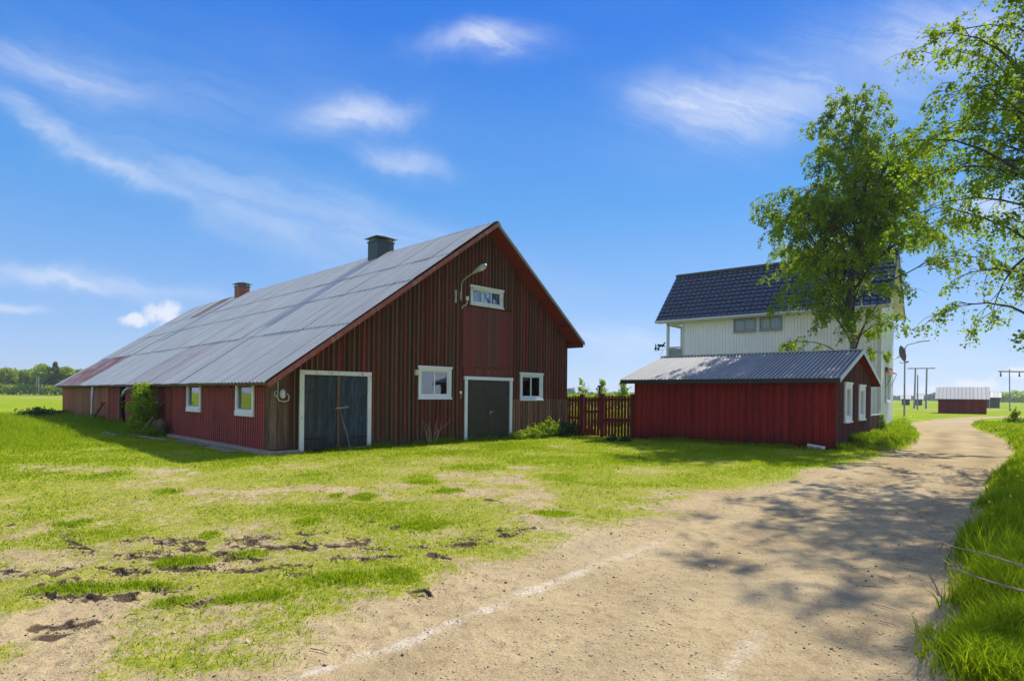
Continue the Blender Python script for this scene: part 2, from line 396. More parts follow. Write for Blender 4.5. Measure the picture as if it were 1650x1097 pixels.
def leafmat(name, c_dark, c_light, transl, tc_col, rough=.5, attr=None, noise_scale=1.2, spec=.10):
    m, t, b, o = newmat(name)
    pos = t.node('ShaderNodeNewGeometry').outputs['Position']
    n = t.noise(pos, noise_scale, 3, .6)
    f = t.attr(attr) if attr else n
    f2 = t.math('ADD', t.math('MULTIPLY', f, .65), t.math('MULTIPLY', n, .35)) if attr else t.ramp(n, .3, .7)
    col = t.mix(f2, c_dark+(1,), c_light+(1,))
    t.l.new(col, b.inputs['Base Color']); b.inputs['Roughness'].default_value = rough; b.inputs['Specular IOR Level'].default_value = spec
    tr = t.node('ShaderNodeBsdfTranslucent'); t.l.new(t.mix(1.0, col, tc_col+(1,), 'MULTIPLY'), tr.inputs[0])
    mx = t.node('ShaderNodeMixShader'); mx.inputs[0].default_value = transl
    t.l.new(b.outputs[0], mx.inputs[1]); t.l.new(tr.outputs[0], mx.inputs[2]); t.l.new(mx.outputs[0], o.inputs[0])
    return m
M['leaf'] = leafmat('birch_leaf', (.060, .135, .010), (.20, .28, .016), .52, (2.4, 2.2, .9), .60, 'tint', .8)
M['grass'] = leafmat('grass_blade', (.085, .20, .006), (.34, .40, .014), .42, (1.5, 1.5, 1.0), .7, 'tint', .5, .04)
M['farleaf'] = leafmat('far_tree_leaf', (.13, .22, .012), (.32, .39, .024), .46, (1.9, 1.8, 1.0), .7, 'tint', .05)
M['fardark'] = leafmat('far_spruce', (.045, .085, .022), (.10, .15, .034), .2, (1.2, 1.2, 1.1), .7, 'tint', .05)
M['shrub'] = leafmat('shrub_leaf', (.085, .18, .010), (.33, .40, .02), .42, (1.7, 1.7, 1.2), .5, 'tint', 3)
M['darkshrub'] = leafmat('dark_shrub_leaf', (.020, .06, .012), (.06, .13, .02), .35, (1.5, 1.5, 1.2), .45, 'tint', 3)
M['dandelion'] = plain('dandelion_yellow', (.85, .60, .02), .6)
M['twig'] = plain('twig_bark', (.27, .215, .16), .85, 0, .3, 25)
M['dryweed'] = plain('dry_weed', (.40, .30, .18), .9)
M['pebble'] = plain('pebble', (.52, .42, .29), .85, 0, .35, 30)
M['soil'] = plain('dark_soil', (.14, .10, .062), .95, 0, .4, 18, .1, .6)
def barkmat():
    m, t, b, o = newmat('birch_bark'); pos = t.node('ShaderNodeTexCoord').outputs['Object']
    n = t.noise(t.vmath('MULTIPLY', pos, (3, 3, 14)), 1.6, 5, .7); n2 = t.noise(pos, .9, 4, .6)
    r = t.attr('radius')
    thick = t.ramp(r, .05, .16)
    white = t.mix(t.ramp(n, .50, .60), (.26, .24, .21, 1), (.045, .038, .032, 1))
    col = t.mix(t.math('MULTIPLY', thick, t.ramp(n2, .36, .60)), (.055, .042, .034, 1), white)
    t.l.new(col, b.inputs['Base Color']); b.inputs['Roughness'].default_value = .85; bump(t, b, n, .5, .01)
    return m
M['bark'] = barkmat()

# ------------------------------------------------------------------ terrain
LEFT = [(-4.5, -6), (-3.2, 0), (-1.9, 2.2), G(480, 1097), G(700, 985), G(900, 905), G(1000, 865), G(1180, 795), G(1330, 757), G(1420, 740), G(1478, 715), G(1486, 699), G(1469, 688.8), G(1439, 687), (14.0, 36.5), (2.0, 41.0)]
FAR = [(2.5, 44.5), (14.5, 41.0), G(1440, 683), G(1476.6, 681.3), G(1502, 676), G(1546, 672.2), G(1582, 670.6), G(1617, 670), (95, 62.0), (200, 80.0)]
RIGHT = [(200, 76.0), (95, 57.0), G(1600, 673.0), G(1582, 674.2), G(1570, 680), G(1562, 686.5), G(1596, 700), G(1620, 712), G(1630, 735), G(1600, 770), G(1560, 830), G(1530, 900), G(1500, 950), G(1480, 1040), G(1490, 1097), (2.0, 1.5), (1.6, 0), (1.2, -6)]
ROAD = LEFT+FAR+RIGHT
FARC = [G(1445, 658.6), G(1604, 660.6)]
fd = np.array([FARC[1][0]-FARC[0][0], FARC[1][1]-FARC[0][1]]); fd /= np.hypot(*fd)
FARL = [tuple(np.array(FARC[0])-fd*160), tuple(np.array(FARC[1])+fd*300)]
CHALK = [[(-1.75, 2.7), G(470, 1090), G(640, 1035), G(760, 985), G(900, 930), G(1000, 895), G(1080, 865)], [G(1150, 1096), G(1190, 1050), G(1230, 1015)]]
RUTS = [[(98, 855), (112, 868), (130, 885), (145, 893)], [(255, 873), (290, 878), (330, 885)], [(230, 868), (330, 872)], [(190, 897), (240, 896), (312, 897)], [(215, 918), (250, 914), (300, 916)], [(160, 912), (215, 918)],
        [(370, 878), (440, 884)], [(370, 898), (420, 901)], [(330, 917), (420, 917)], [(475, 876), (565, 880)], [(585, 902), (640, 903)], [(0, 919), (24, 920)], [(35, 925), (95, 926)], [(60, 941), (120, 938), (175, 944)],
        [(50, 957), (130, 962), (220, 962)], [(75, 1002), (110, 1005), (150, 1002)], [(265, 968), (320, 972)], [(660, 884), (790, 880)], [(665, 952), (690, 957)], [(690, 896), (720, 900)], [(560, 868), (600, 872)], [(740, 868), (790, 872)],
        [(420, 916), (500, 910)], [(380, 868), (450, 868)], [(240, 945), (300, 950)], [(310, 970), (350, 965)], [(120, 912), (80, 926)]]
for k in range(16):
    px = random.uniform(150, 820); py = random.uniform(868, 950)-.02*px; L_ = random.uniform(18, 60)
    RUTS.append([(px, py), (px+L_*.5, py+random.uniform(-3, 2)), (px+L_, py+random.uniform(-3, 3))])
RUTW = [[G(*p) for p in r] for r in RUTS]
TUFTS = [(165, 767, 45, 9), (275, 793, 25, 5), (515, 765, 45, 7), (585, 800, 26, 9), (680, 772, 34, 9), (725, 791, 30, 4), (670, 848, 55, 12), (500, 840, 34, 9), (555, 935, 70, 16), (430, 962, 45, 12), (640, 930, 40, 12), (130, 952, 90, 10),
         (380, 968, 45, 10), (230, 945, 60, 8), (290, 968, 50, 10), (120, 845, 40, 10), (30, 770, 60, 12), (300, 905, 60, 10), (400, 893, 40, 8), (910, 770, 40, 8), (900, 830, 40, 6), (540, 800, 18, 5), (770, 755, 60, 8), (860, 745, 60, 10), (340, 862, 25, 8)]
TW = []
for (px, py, rx, ry) in TUFTS:
    c = G(px, py); e = G(px+rx, py); a = G(px, py-ry); b2 = G(px, py+ry); TW.append((c[0], c[1], abs(e[0]-c[0]), abs(a[1]-b2[1])/2))
def fields(x, y):
    """road (0..1), grass cover (0..1), lushness (0..1), soil, chalk, verge for ground points"""
    r = np.hypot(x, y)
    n0 = fbm(x, y, .5, 3, 6); wob = (fbm(x, y, 1.1, 3, 5)-.5)*.9*np.clip(r/9, .35, 1)
    ins = inside(x, y, ROAD); dd = polydist(x, y, LEFT+FAR+RIGHT)
    sd_ = np.where(ins, dd, -dd)
    dl = polydist(x, y, LEFT[:10]); dr = polydist(x, y, RIGHT[6:])
    near_left = sstep(dr-dl, -.5, .5)*(y < 22)
    soft = np.where(near_left > .5, .9, .30)
    road = sstep(sd_+wob*np.where(near_left > .5, 1.0, .45), -soft, soft*.6)
    fdist = segdist(x, y, *FARL); farroad = (fdist < 3.4)
    road = np.maximum(road, farroad)
    road0 = road
    verge = sstep(-sd_+(n0-.5)*.6, -.04, .44)*((dr < dl) & (y < 60) | (x > .95*y+2))
    verge = verge*((~ins) | ((dr < .5) & (y < 30)))
    road = np.where((verge > .3) & (y < 30), np.minimum(road, 1-verge), road)
    # grass cover
    n = fbm(x, y, 1.6, 5, 11); n2 = fbm(x, y, .45, 3, 21)
    zone = .50+.07*sstep(r, 5.5, 8.5)+.27*sstep(r, 8.5, 15.5)
    lx = sstep(-x, 9, 16); zone = zone+.35*lx*sstep(y, 9, 14)
    bare = np.exp(-(((x+9.6)/3.0)**2+((y-12.0)/1.1)**2)); zone = zone-.42*bare
    bare2 = np.exp(-(((x+4.7)/1.0)**2+((y-6.0)/.7)**2)); zone = zone-.30*bare2
    gx = np.exp(-(((x+.5)/2.2)**2+((y-8.6)/1.2)**2)); zone = zone-.06*gx
    low = sstep(5.0-y, 0, 1.1)*(x < .5); zone = zone-.26*low
    roadside = sstep(.9-dl, 0, .9)*(y < 24)*(~ins)*(dl < dr); zone = zone-.26*roadside*sstep(22-r, 0, 12)
    tuft = np.zeros_like(x)
    for (a, b, rx, ry) in TW:
        q = ((x-a)/rx)**2+((y-b)/ry)**2; tuft = np.maximum(tuft, np.clip(1.25-q+(n2-.5)*1.2, 0, 1))
    far = sstep(r, 15, 24)
    cover = np.clip((n*.55+n2*.45-.5)*2.4+zone*1.15, 0, 1)
    cover = np.maximum(cover, far); cover = np.maximum(cover, verge); cover = np.maximum(cover, tuft)
    cover = cover*(1-road)
    lush = np.clip(.06+.50*sstep(r, 10.0, 17)+(n-.5)*1.1, 0, 1); lush = np.maximum(lush, tuft*.58); lush = np.maximum(lush, verge*.85)
    soil = np.zeros_like(x)
    m = r < 9.5
    if m.any():
        xm, ym = x[m], y[m]; s = np.zeros_like(xm); wv = (vnoise(xm, ym, .07, 31)-.5)*.12+(vnoise(xm, ym, .25, 32)-.5)*.14
        for k, pl in enumerate(RUTW):
            d = polydist(xm, ym+wv, pl); wd = .022+.007*(k % 4); s = np.maximum(s, 1-sstep(d, wd*.3, wd*2.2))
        s = np.maximum(s, .8*sstep(fbm(xm, ym, .35, 3, 77), .76, .86)*(1-road[m]))
        soil[m] = s*sstep(vnoise(xm, ym, .10, 33)+.25, .25, .62)
    cover = cover*(1-.85*soil)
    chalk = np.zeros_like(x)
    m = r < 12
    if m.any():
        xm, ym = x[m], y[m]
        for k, pl in enumerate(CHALK):
            d = polydist(xm, ym, pl)+(fbm(xm, ym, .16, 4, 41)-.5)*.15
            chalk[m] = np.maximum(chalk[m], (1-sstep(d, -.01, .10))*(.45+.75*sstep(fbm(xm, ym, .14, 3, 43), .35, .62))*(1 if k == 0 else .45)*(1-.65*sstep(ym, 4.6, 7.5)))
    return road, cover, lush, soil, chalk, verge, sd_, farroad
def tracks(x, y):
    d = polydist(x, y, RIGHT[6:])+(fbm(x, y, .8, 3, 61)-.5)*.5; k = np.exp(-((d-1.75)/.30)**2)*.8+np.exp(-((d-.45)/.28)**2)*.7+np.exp(-((d-3.0)/.22)**2)*.55
    return k*(.55+.45*sstep(np.hypot(x, y), 9, 15))*(.35+.65*sstep(vnoise(x, y, .5, 64)+.3*vnoise(x, y, .1, 65), .2, .8))
def height(x, y, f=None):
    road, cover, lush, soil, chalk, verge, sd_, fr_ = f or fields(x, y)
    r = np.hypot(x, y)
    h = (fbm(x, y, 3.5, 3, 51)-.5)*.07*sstep(r, 1, 6)*(1-sstep(r, 60, 120))
    h = h+(fbm(x, y, .34, 4, 52)-.5)*.050*(1-.72*road)*(r < 40)+(vnoise(x, y, .075, 53)-.5)*.014*(1-.5*road)*(r < 16)
    h = h+verge*.16*(1+.6*vnoise(x, y, 2.0, 55))*(1-sstep(r, 40, 70))
    h = h-soil*.020
    rim = np.clip(soil*4*(1-soil), 0, 1); h = h+rim*.034*(vnoise(x, y, .12, 56))
    h = h+cover*.012*(1-road)
    return h-.02*road-.022*road*tracks(x, y)
ang_f = np.linspace(R(-50), R(50), 640); ang_b = np.linspace(R(50), R(310), 60)[1:-1]
ANG = np.concatenate([ang_f, ang_b]); NA = len(ANG)
rad = np.concatenate([[.02, .5, 1.0, 1.5, 1.9, 2.2, 2.45, 2.65], 2.8*np.exp(np.linspace(0, math.log(26/2.8), 500)), 26*np.exp(np.linspace(0, math.log(1500/26), 130))[1:]]); NR = len(rad)
AA, RR = np.meshgrid(ANG, rad)
XX = np.sin(AA)*RR; YY = np.cos(AA)*RR; X = XX.ravel(); Y = YY.ravel()
FLD = fields(X, Y); Z = height(X, Y, FLD)
V = np.stack([X, Y, Z], 1)
i, j = np.meshgrid(np.arange(NR-1), np.arange(NA), indexing='ij'); j2 = (j+1) % NA
Fc = np.stack([i*NA+j, (i+1)*NA+j, (i+1)*NA+j2, i*NA+j2], -1).reshape(-1, 4)
fcx = X[Fc].mean(1); fcy = Y[Fc].mean(1)
isroad = (FLD[6][Fc].mean(1) > 0); isfar = FLD[7][Fc].mean(1) > .5
def groundmat():
    m, t, b, o = newmat('ground_cover'); pos = t.node('ShaderNodeNewGeometry').outputs['Position']
    road, cover, lush, soil, chalk, dist = [t.attr(k) for k in ('road', 'cover', 'lush', 'soil', 'chalk', 'dist')]
    n1 = t.noise(pos, 1.1, 6, .6, .3); n2 = t.noise(pos, 9, 5, .65); n3 = t.noise(pos, 55, 4, .7); n4 = t.noise(pos, .22, 3, .5)
    dirt = t.mix(t.ramp(n1, .35, .68), (.47, .36, .195, 1), (.38, .285, .15, 1))
    dirt = t.mix(t.ramp(n2, .48, .70, 0, .7), dirt, (.27, .19, .10, 1)); dirt = t.mix(t.ramp(n4, .52, .62, 0, .35), dirt, (.52, .42, .26, 1))
    dirt = t.mix(t.ramp(n3, .52, .72, 0, .75), dirt, (.60, .49, .34, 1)); dirt = t.mix(t.ramp(n3, .46, .30, 0, .65), dirt, (.22, .15, .085, 1))
    vor = t.node('ShaderNodeTexVoronoi'); vor.inputs['Scale'].default_value = 38; t.l.new(pos, vor.inputs['Vector'])
    st = t.ramp(vor.outputs['Distance'], .12, .2, .8, 0); stc = t.xyz(vor.outputs['Color'])[0]
    dirt = t.mix(t.math('MULTIPLY', st, t.ramp(stc, .80, .85)), dirt, t.mix(stc, (.20, .17, .14, 1), (.60, .52, .42, 1)))
    trk = t.attr('track'); dirt = t.mix(t.math('MULTIPLY', trk, t.ramp(n1, .25, .7, .6, 1)), dirt, t.mix(n3, (.15, .105, .06, 1), (.34, .255, .15, 1)))
    dirt = t.mix(t.math('MULTIPLY', chalk, t.ramp(n3, .35, .65, .15, .75)), dirt, (.70, .63, .52, 1))
    moss = t.mix(t.ramp(n2, .35, .65), (.37, .335, .080, 1), (.27, .28, .035, 1))
    lawn = t.mix(t.ramp(n1, .3, .7), (.20, .285, .012, 1), (.30, .345, .018, 1))
    grass = t.mix(lush, moss, lawn)
    fieldc = t.mix(t.ramp(n4, .35, .65), (.20, .30, .014, 1), (.28, .33, .018, 1))
    grass = t.mix(t.ramp(dist, 16, 30), grass, fieldc)
    cf = t.ramp(t.math('ADD', cover, t.math('ADD', t.math('MULTIPLY', t.math('SUBTRACT', n3, .5), 1.1), t.math('MULTIPLY', t.math('SUBTRACT', n2, .5), 1.1))), .26, .56)
    cf = t.math('MAXIMUM', cf, t.ramp(dist, 22, 30)); cf = t.math('MULTIPLY', cf, t.ramp(road, .25, .75, 1, 0))
    col = t.mix(cf, dirt, grass)
    col = t.mix(t.ramp(soil, .2, .7), col, t.mix(n3, (.055, .040, .025, 1), (.14, .10, .062, 1)))  # rut soil, with the shade of its small ledges put into the colour
    t.l.new(col, b.inputs['Base Color']); b.inputs['Roughness'].default_value = .97; b.inputs['Specular IOR Level'].default_value = .02
    hgt = t.math('ADD', t.math('MULTIPLY', n3, .6), t.math('ADD', t.math('MULTIPLY', n2, 1.1), t.math('MULTIPLY', st, .25)))
    bump(t, b, hgt, .8, .02)
    return m
M['ground'] = groundmat()
def terrain_piece(name, mask):
    f = Fc[mask]; ids, inv = np.unique(f, return_inverse=True); f2 = inv.reshape(f.shape)
    at_ = dict(road=FLD[0][ids], cover=FLD[1][ids], lush=FLD[2][ids], soil=FLD[3][ids], chalk=FLD[4][ids], track=tracks(X[ids], Y[ids])*FLD[0][ids], dist=np.hypot(X, Y)[ids])
    o = obj(name, mesh_np(name, V[ids], f2[:, ::-1], M['ground'], at_, True)); o['kind'] = 'structure'; return o
terrain_piece('ground', ~isroad & ~isfar); terrain_piece('gravel_road', isroad & ~isfar); terrain_piece('far_road', isfar)

# ------------------------------------------------------------------ grass blades
def blades(name, x, y, h, wd, tint, bend, near, mat='grass', kind='stuff'):
    n = len(x); a = rng.uniform(0, 2*math.pi, n); z = height(x, y)-.006
    ca, sa = np.cos(a), np.sin(a); la = rng.uniform(0, 2*math.pi, n); lx, ly = np.cos(la)*bend*h, np.sin(la)*bend*h
    b0 = np.stack([x-ca*wd/2, y-sa*wd/2, z], 1); b1 = np.stack([x+ca*wd/2, y+sa*wd/2, z], 1)
    if near:
        m0 = np.stack([x-ca*wd*.36+lx*.3, y-sa*wd*.36+ly*.3, z+h*.55], 1); m1 = np.stack([x+ca*wd*.36+lx*.3, y+sa*wd*.36+ly*.3, z+h*.55], 1)
        tp = np.stack([x+lx, y+ly, z+h*.95], 1); Vv = np.stack([b0, b1, m1, m0, tp], 1).reshape(-1, 3); k = np.arange(n)[:, None]*5
        Ff = np.concatenate([k+[0, 1, 2], k+[0, 2, 3], k+[3, 2, 4]]); tn = np.repeat(tint, 5)
    else:
        tp = np.stack([x+lx, y+ly, z+h], 1); Vv = np.stack([b0, b1, tp], 1).reshape(-1, 3); k = np.arange(n)[:, None]*3
        Ff = k+[0, 1, 2]; tn = np.repeat(tint, 3)
    o = obj(name, mesh_np(name, Vv, Ff, M[mat], dict(tint=tn))); o['kind'] = kind
    return o
BLD = []   # building footprints (world polygons) kept free of grass, filled below
def footprint(F, us, vs):
    (ox, oy), yaw = F; c, s = math.cos(yaw), math.sin(yaw)
    return [(ox+u*c-v*s, oy+u*s+v*c) for u, v in ((us[0], vs[0]), (us[1], vs[0]), (us[1], vs[1]), (us[0], vs[1]))]
FB = ((-6.2214, 15.2471), .7901); FS = ((9.7249, 17.9516), .8714); FH = ((17.9304, 28.9213), .8891)
BLD += [footprint(FB, (-.12, 12), (-.03, 29.7)), footprint(FS, (0, 6.02), (0, 6.7)), footprint(FH, (0, 4.7), (0, 11.1))]
def sample(n, r0, r1, p, a0=-44, a1=44):
    u = rng.uniform(0, 1, n); e = 2-p
    r = (r0**e+u*(r1**e-r0**e))**(1/e); a = np.radians(rng.uniform(a0, a1, n))
    return np.sin(a)*r, np.cos(a)*r
def keep(x, y, prob):
    m = rng.uniform(0, 1, len(x)) < prob
    for b in BLD: m &= ~inside(x, y, b)
    return m
def grass_field(name, n, r0, r1, p, near, a0=-44, a1=44):
    x, y = sample(n, r0, r1, p, a0, a1); f = fields(x, y); road, cover, lush, soil, chalk, verge = f[:6]
    pr = np.clip(cover*1.15-.12, 0, 1)*np.clip(.50+lush*.8, 0, 1)*(1-road)**2
    m = keep(x, y, pr); x, y, cover, lush, verge = x[m], y[m], cover[m], lush[m], verge[m]; r = np.hypot(x, y)
    clump = vnoise(x, y, .22, 61)
    h = (.018+.055*lush*(.5+clump))*rng.uniform(.6, 1.35, len(x)); h = h*(1+.35*sstep(r, 10, 30))
    fieldh = sstep(-x-.45*y, 3.5, 9)*sstep(y, 12, 20); h = h*(1+2.0*fieldh)
    h = np.where(verge > .25, rng.uniform(.05, .17, len(x))*(.5+clump)*(.6+.4*verge), h)
    wd = (.0028+.00115*r)*rng.uniform(.7, 1.3, len(x))*np.where(verge > .25, 1.25, 1)
    tint = np.clip(1.05-lush*.75+rng.normal(0, .16, len(x))+.15*sstep(r, 10, 20), 0, 1.15)
    tint = np.where(verge > .25, np.clip(.45+(fbm(x, y, 1.4, 2, 71)-.5)*1.2+rng.normal(0, .18, len(x)), 0, 1.1), tint)
    return blades(name, x, y, h, wd, tint, rng.uniform(.15, .9, len(x)), near)
grass_field('short_grass', 340000, 3.1, 11, 1.5, True)
grass_field('lawn_grass', 420000, 11, 48, 1.55, False)
# the verge on the right, denser and taller
x, y = sample(235000, 3.0, 30, 1.55, 20, 60); f = fields(x, y); m = (f[5] > .15) & (rng.uniform(0, 1, len(x)) < f[5]) & (f[0] < .75)
x, y = x[m], y[m]; r = np.hypot(x, y); cl_ = vnoise(x, y, .35, 91)*.6+vnoise(x, y, .12, 92)*.4
blades('verge_grass', x, y, rng.uniform(.05, .22, len(x))*(.30+1.2*cl_**1.3), (.0035+.0011*r)*rng.uniform(.7, 1.4, len(x)), np.clip(-.10+cl_*1.05+rng.normal(0, .22, len(x)), 0, 1.1), rng.uniform(.2, 1.0, len(x)), True)
x, y = sample(60000, 3.0, 16, 1.6); f = fields(x, y); m = keep(x, y, (1-f[0])*(1-f[2])*.55*(vnoise(x, y, .7, 95) > .35)+.05*(1-f[0]))
x, y = x[m], y[m]; r = np.hypot(x, y)
blades('dry_straw', x, y, rng.uniform(.012, .045, len(x)), .0016+.0008*r, np.zeros(len(x)), rng.uniform(.6, 2.2, len(x)), False, 'dryweed')
x, y = sample(30000, 3.2, 24, 1.6); f = fields(x, y); m = keep(x, y, f[1]*(1-f[0])*(vnoise(x, y, .5, 97) > .62)*.6); x, y = x[m], y[m]; r = np.hypot(x, y)
blades('lawn_weeds', x, y, rng.uniform(.015, .05, len(x)), .012+.0016*r, rng.uniform(0, .45, len(x)), rng.uniform(.6, 1.6, len(x)), True)
x, y = sample(12000, 3.4, 26, 1.5, 22, 60); f = fields(x, y); m = keep(x, y, (f[5] > .5)*1.0*(vnoise(x, y, .6, 98) > .4)); x, y = x[m], y[m]; r = np.hypot(x, y)
blades('verge_stems', x, y, rng.uniform(.18, .42, len(x)), .0022+.0006*r, rng.uniform(.9, 1.3, len(x)), rng.uniform(.1, .6, len(x)), True)
# longer grass along the foot of the buildings
def along(P, Q, n, wd, h0, h1, name, tint=.3):
    t = rng.uniform(0, 1, n); P, Q = np.array(P), np.array(Q); nx = np.array([-(Q-P)[1], (Q-P)[0]]); nx = nx/np.hypot(*nx)
    off = np.abs(rng.normal(0, wd, n)); c = P+(Q-P)*t[:, None]+nx*off[:, None]; x, y = c[:, 0], c[:, 1]
    cl = vnoise(x, y, .5, 93); m = rng.uniform(0, 1, n) < cl*1.3
    x, y, cl = x[m], y[m], cl[m]; r = np.hypot(x, y)
    blades(name, x, y, rng.uniform(h0, h1, len(x))*(.4+cl), (.0035+.0008*r)*rng.uniform(.7, 1.4, len(x)), np.clip(tint+rng.normal(0, .2, len(x)), 0, 1), rng.uniform(.2, .8, len(x)), True)
def loc(F, u, v):
    (ox, oy), yaw = F; c, s = math.cos(yaw), math.sin(yaw); return (ox+u*c-v*s, oy+u*s+v*c)
along(loc(FB, 11.9, -.05), loc(FB, .8, -.05), 3600, .10, .05, .20, 'wall_foot_grass')
along(loc(FB, -.05, 7.9), loc(FB, -.05, 29.6), 22000, .55, .10, .42, 'side_wall_grass', .15)
along(loc(FS, -.05, 0), loc(FS, -.05, 6.7), 3600, .12, .05, .16, 'shed_foot_grass', .2)
along(loc(FS, 6, -.05), loc(FS, 0, -.05), 2600, .15, .06, .24, 'shed_gable_grass', .5)

# ------------------------------------------------------------------ shared builders for the buildings
def corrugated(wd, ln, pitch, amp, seg=6, th=True):
    """sheet: x across, y down the slope (0..ln), z up; a single folded surface with a little thickness at the lower edge"""
    n = int(round(wd/pitch))*seg; xs = np.linspace(0, wd, n+1); zs = amp*np.cos(2*np.pi*xs/pitch)
    m = MB(); m.sm = False
    rows = [(0, 0), (ln, 0), (ln, -.012)]
    for yy, dz_ in rows: m.v += [(x, yy, z+dz_) for x, z in zip(xs, zs)]
    for r_ in range(len(rows)-1):
        for k in range(n):
            a = r_*(n+1)+k; m.f.append((a, a+n+1, a+n+2, a+1))
    return m
def basis(o, ax, ay, az, p):
    o.matrix_local = Matrix(((ax[0], ay[0], az[0], p[0]), (ax[1], ay[1], az[1], p[1]), (ax[2], ay[2], az[2], p[2]), (0, 0, 0, 1)))
def boards_v(parent, name, mat, u0, u1, pitch, width, v0, v1, top, bot=0.0, holes=(), shift=0.0, side='v', jit=.004, botj=.02):
    """vertical boards on a wall; top(u) gives the roof line; holes = (a,b,z0,z1); side 'v': wall runs along x, 'u': along y"""
    n = int(math.ceil((u1-u0)/pitch-1e-6))
    for k in range(n):
        a = u0+k*pitch+shift; c = a+pitch/2; b = min(a+width, u1); a = max(a, u0)
        if b-a < .012: continue
        iv = [(bot+random.uniform(-botj, botj), None)]
        for (ha, hb, z0, z1) in sorted(holes, key=lambda q: q[2]):
            mid = (a+b)/2
            if ha < mid < hb:
                s0, s1 = iv.pop(); iv.append((s0, z0)) if z0 > s0+.03 else None; iv.append((z1, s1))
        for s0, s1 in iv:
            ta, tb = (top(a), top(b)) if s1 is None else (s1, s1)
            if max(ta, tb)-s0 < .03: continue
            ta = max(ta, s0+.01); tb = max(tb, s0+.01)
            d = random.uniform(-jit, jit); vv0, vv1 = v0+d, v1
            P = (lambda x, y, z: (x, y, z)) if side == 'v' else (lambda x, y, z: (y, x, z))
            m = MB().hexa([P(a, vv0, s0), P(b, vv0, s0), P(b, vv1, s0), P(a, vv1, s0)], [P(a, vv0, ta), P(b, vv0, tb), P(b, vv1, tb), P(a, vv1, ta)])
            m.build(name, mat, parent)
def window(parent, a, b, z0, z1, face, out, side='v', mats=('white', 'white'), mull=(0.5,), cas=.10, transom=None, sill=True, curtain=None, head=False, dark=True, gl='glass'):
    """window with casing, sash, muntins, glass; 'face' is the wall plane, 'out' = -1/+1 the outward direction along the wall normal"""
    wnd = part_empty('window', parent); cm, sm = M[mats[0]], M[mats[1]]
    def bx(m, x0, x1, y0, y1, zz0, zz1):
        y0, y1 = face+out*y0, face+out*y1; y0, y1 = min(y0, y1), max(y0, y1)
        return m.box(x0, x1, y0, y1, zz0, zz1) if side == 'v' else m.box(y0, y1, x0, x1, zz0, zz1)
    y0, y1 = sorted((face+out*.028, face+out*.078))
    MB().ring(a, b, z0, z1, cas, y0, y1, side).build('casing', cm, wnd, .003)
    if head: bx(MB(), a-.03, b+.03, .03, .10, z1-.035, z1+.035).build('head_board', cm, wnd, .003)
    if sill: bx(MB(), a-.02, b+.02, .02, .11, z0-.035, z0+.02).build('sill', cm, wnd, .003)
    ia, ib, i0, i1 = a+cas, b-cas, z0+cas, z1-cas
    y0, y1 = sorted((face-out*.01, face+out*.032))
    MB().ring(ia, ib, i0, i1, .035, y0, y1, side).build('sash', sm, wnd)
    ia += .035; ib -= .035; i0 += .035; i1 -= .035
    for q in mull:
        x = ia+(ib-ia)*q; bx(MB(), x-.02, x+.02, -.008, .028, i0, i1).build('muntin', sm, wnd)
    if transom:
        z = i0+(i1-i0)*transom; bx(MB(), ia, ib, -.006, .024, z-.012, z+.012).build('muntin', sm, wnd)
    bx(MB(), ia, ib, .004, .009, i0, i1).build('pane', M[gl], wnd)
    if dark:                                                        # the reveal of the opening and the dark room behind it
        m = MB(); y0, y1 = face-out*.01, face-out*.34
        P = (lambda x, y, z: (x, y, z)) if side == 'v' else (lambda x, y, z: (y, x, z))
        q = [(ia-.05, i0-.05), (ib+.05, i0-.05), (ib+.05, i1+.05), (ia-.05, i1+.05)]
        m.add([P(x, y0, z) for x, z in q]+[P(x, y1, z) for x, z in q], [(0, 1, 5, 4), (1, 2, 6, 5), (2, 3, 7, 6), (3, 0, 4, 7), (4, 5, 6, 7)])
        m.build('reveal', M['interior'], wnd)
    if curtain:
        for (c0, c1, zt, zb) in curtain:
            m = MB(); nseg = 10; xs = np.linspace(ia+(ib-ia)*c0, ia+(ib-ia)*c1, nseg+1)
            vs = []
            for z in (i0+(i1-i0)*zb, i0+(i1-i0)*zt):
                for k, x in enumerate(xs):
                    yy = face-out*(.07+.015*math.sin(k*2.1)); vs.append((x, yy, z) if side == 'v' else (yy, x, z))
            m.add(vs, [(k, k+1, nseg+2+k, nseg+1+k) for k in range(nseg)]); m.build('curtain', M['curtain'], wnd)
    return wnd

# ------------------------------------------------------------------ the large red barn
barn = thing('red_barn', 'large weathered red barn with long grey metal roof and blue double doors in its gable', 'barn', (FB[0][0], FB[0][1], 0), FB[1])
EU, EZ, RU, RZ, TU, TZ = -.329, 1.858, 7.371, 7.377, 12.174, 3.656
VN, VF, BL, BW = -.687, 29.95, 29.63, 11.935
sl = (RZ-EZ)/(RU-EU); sr = (TZ-RZ)/(TU-RU)
def roofz(u, dz_=-.15): return (RZ+sl*(u-RU) if u < RU else RZ+sr*(u-RU))+dz_
gw = part_empty('gable_wall', barn)
HG = [(.77+.06, 2.956-.06, -1, 2.21-.06), (4.633+.06, 5.948-.06, 1.462+.06, 2.448-.06), (6.523+.06, 8.773-.06, -1, 2.194-.06), (9.206+.06, 10.438-.06, 1.42+.06, 2.393-.06),
      (6.759+.06, 8.281-.06, 4.614+.05, 5.258-.06), (6.415+.05, 8.66-.05, 2.2, 4.60)]
boards_v(gw, 'board', M['gable'], 0, BW, .1592, .1570, -.024, 0, lambda u: roofz(u)+.04, -.02, HG)
boards_v(gw, 'batten', M['batten'], .140, BW-.02, .1592, .042, -.062, -.020, lambda u: roofz(u)+.04, .0, HG)
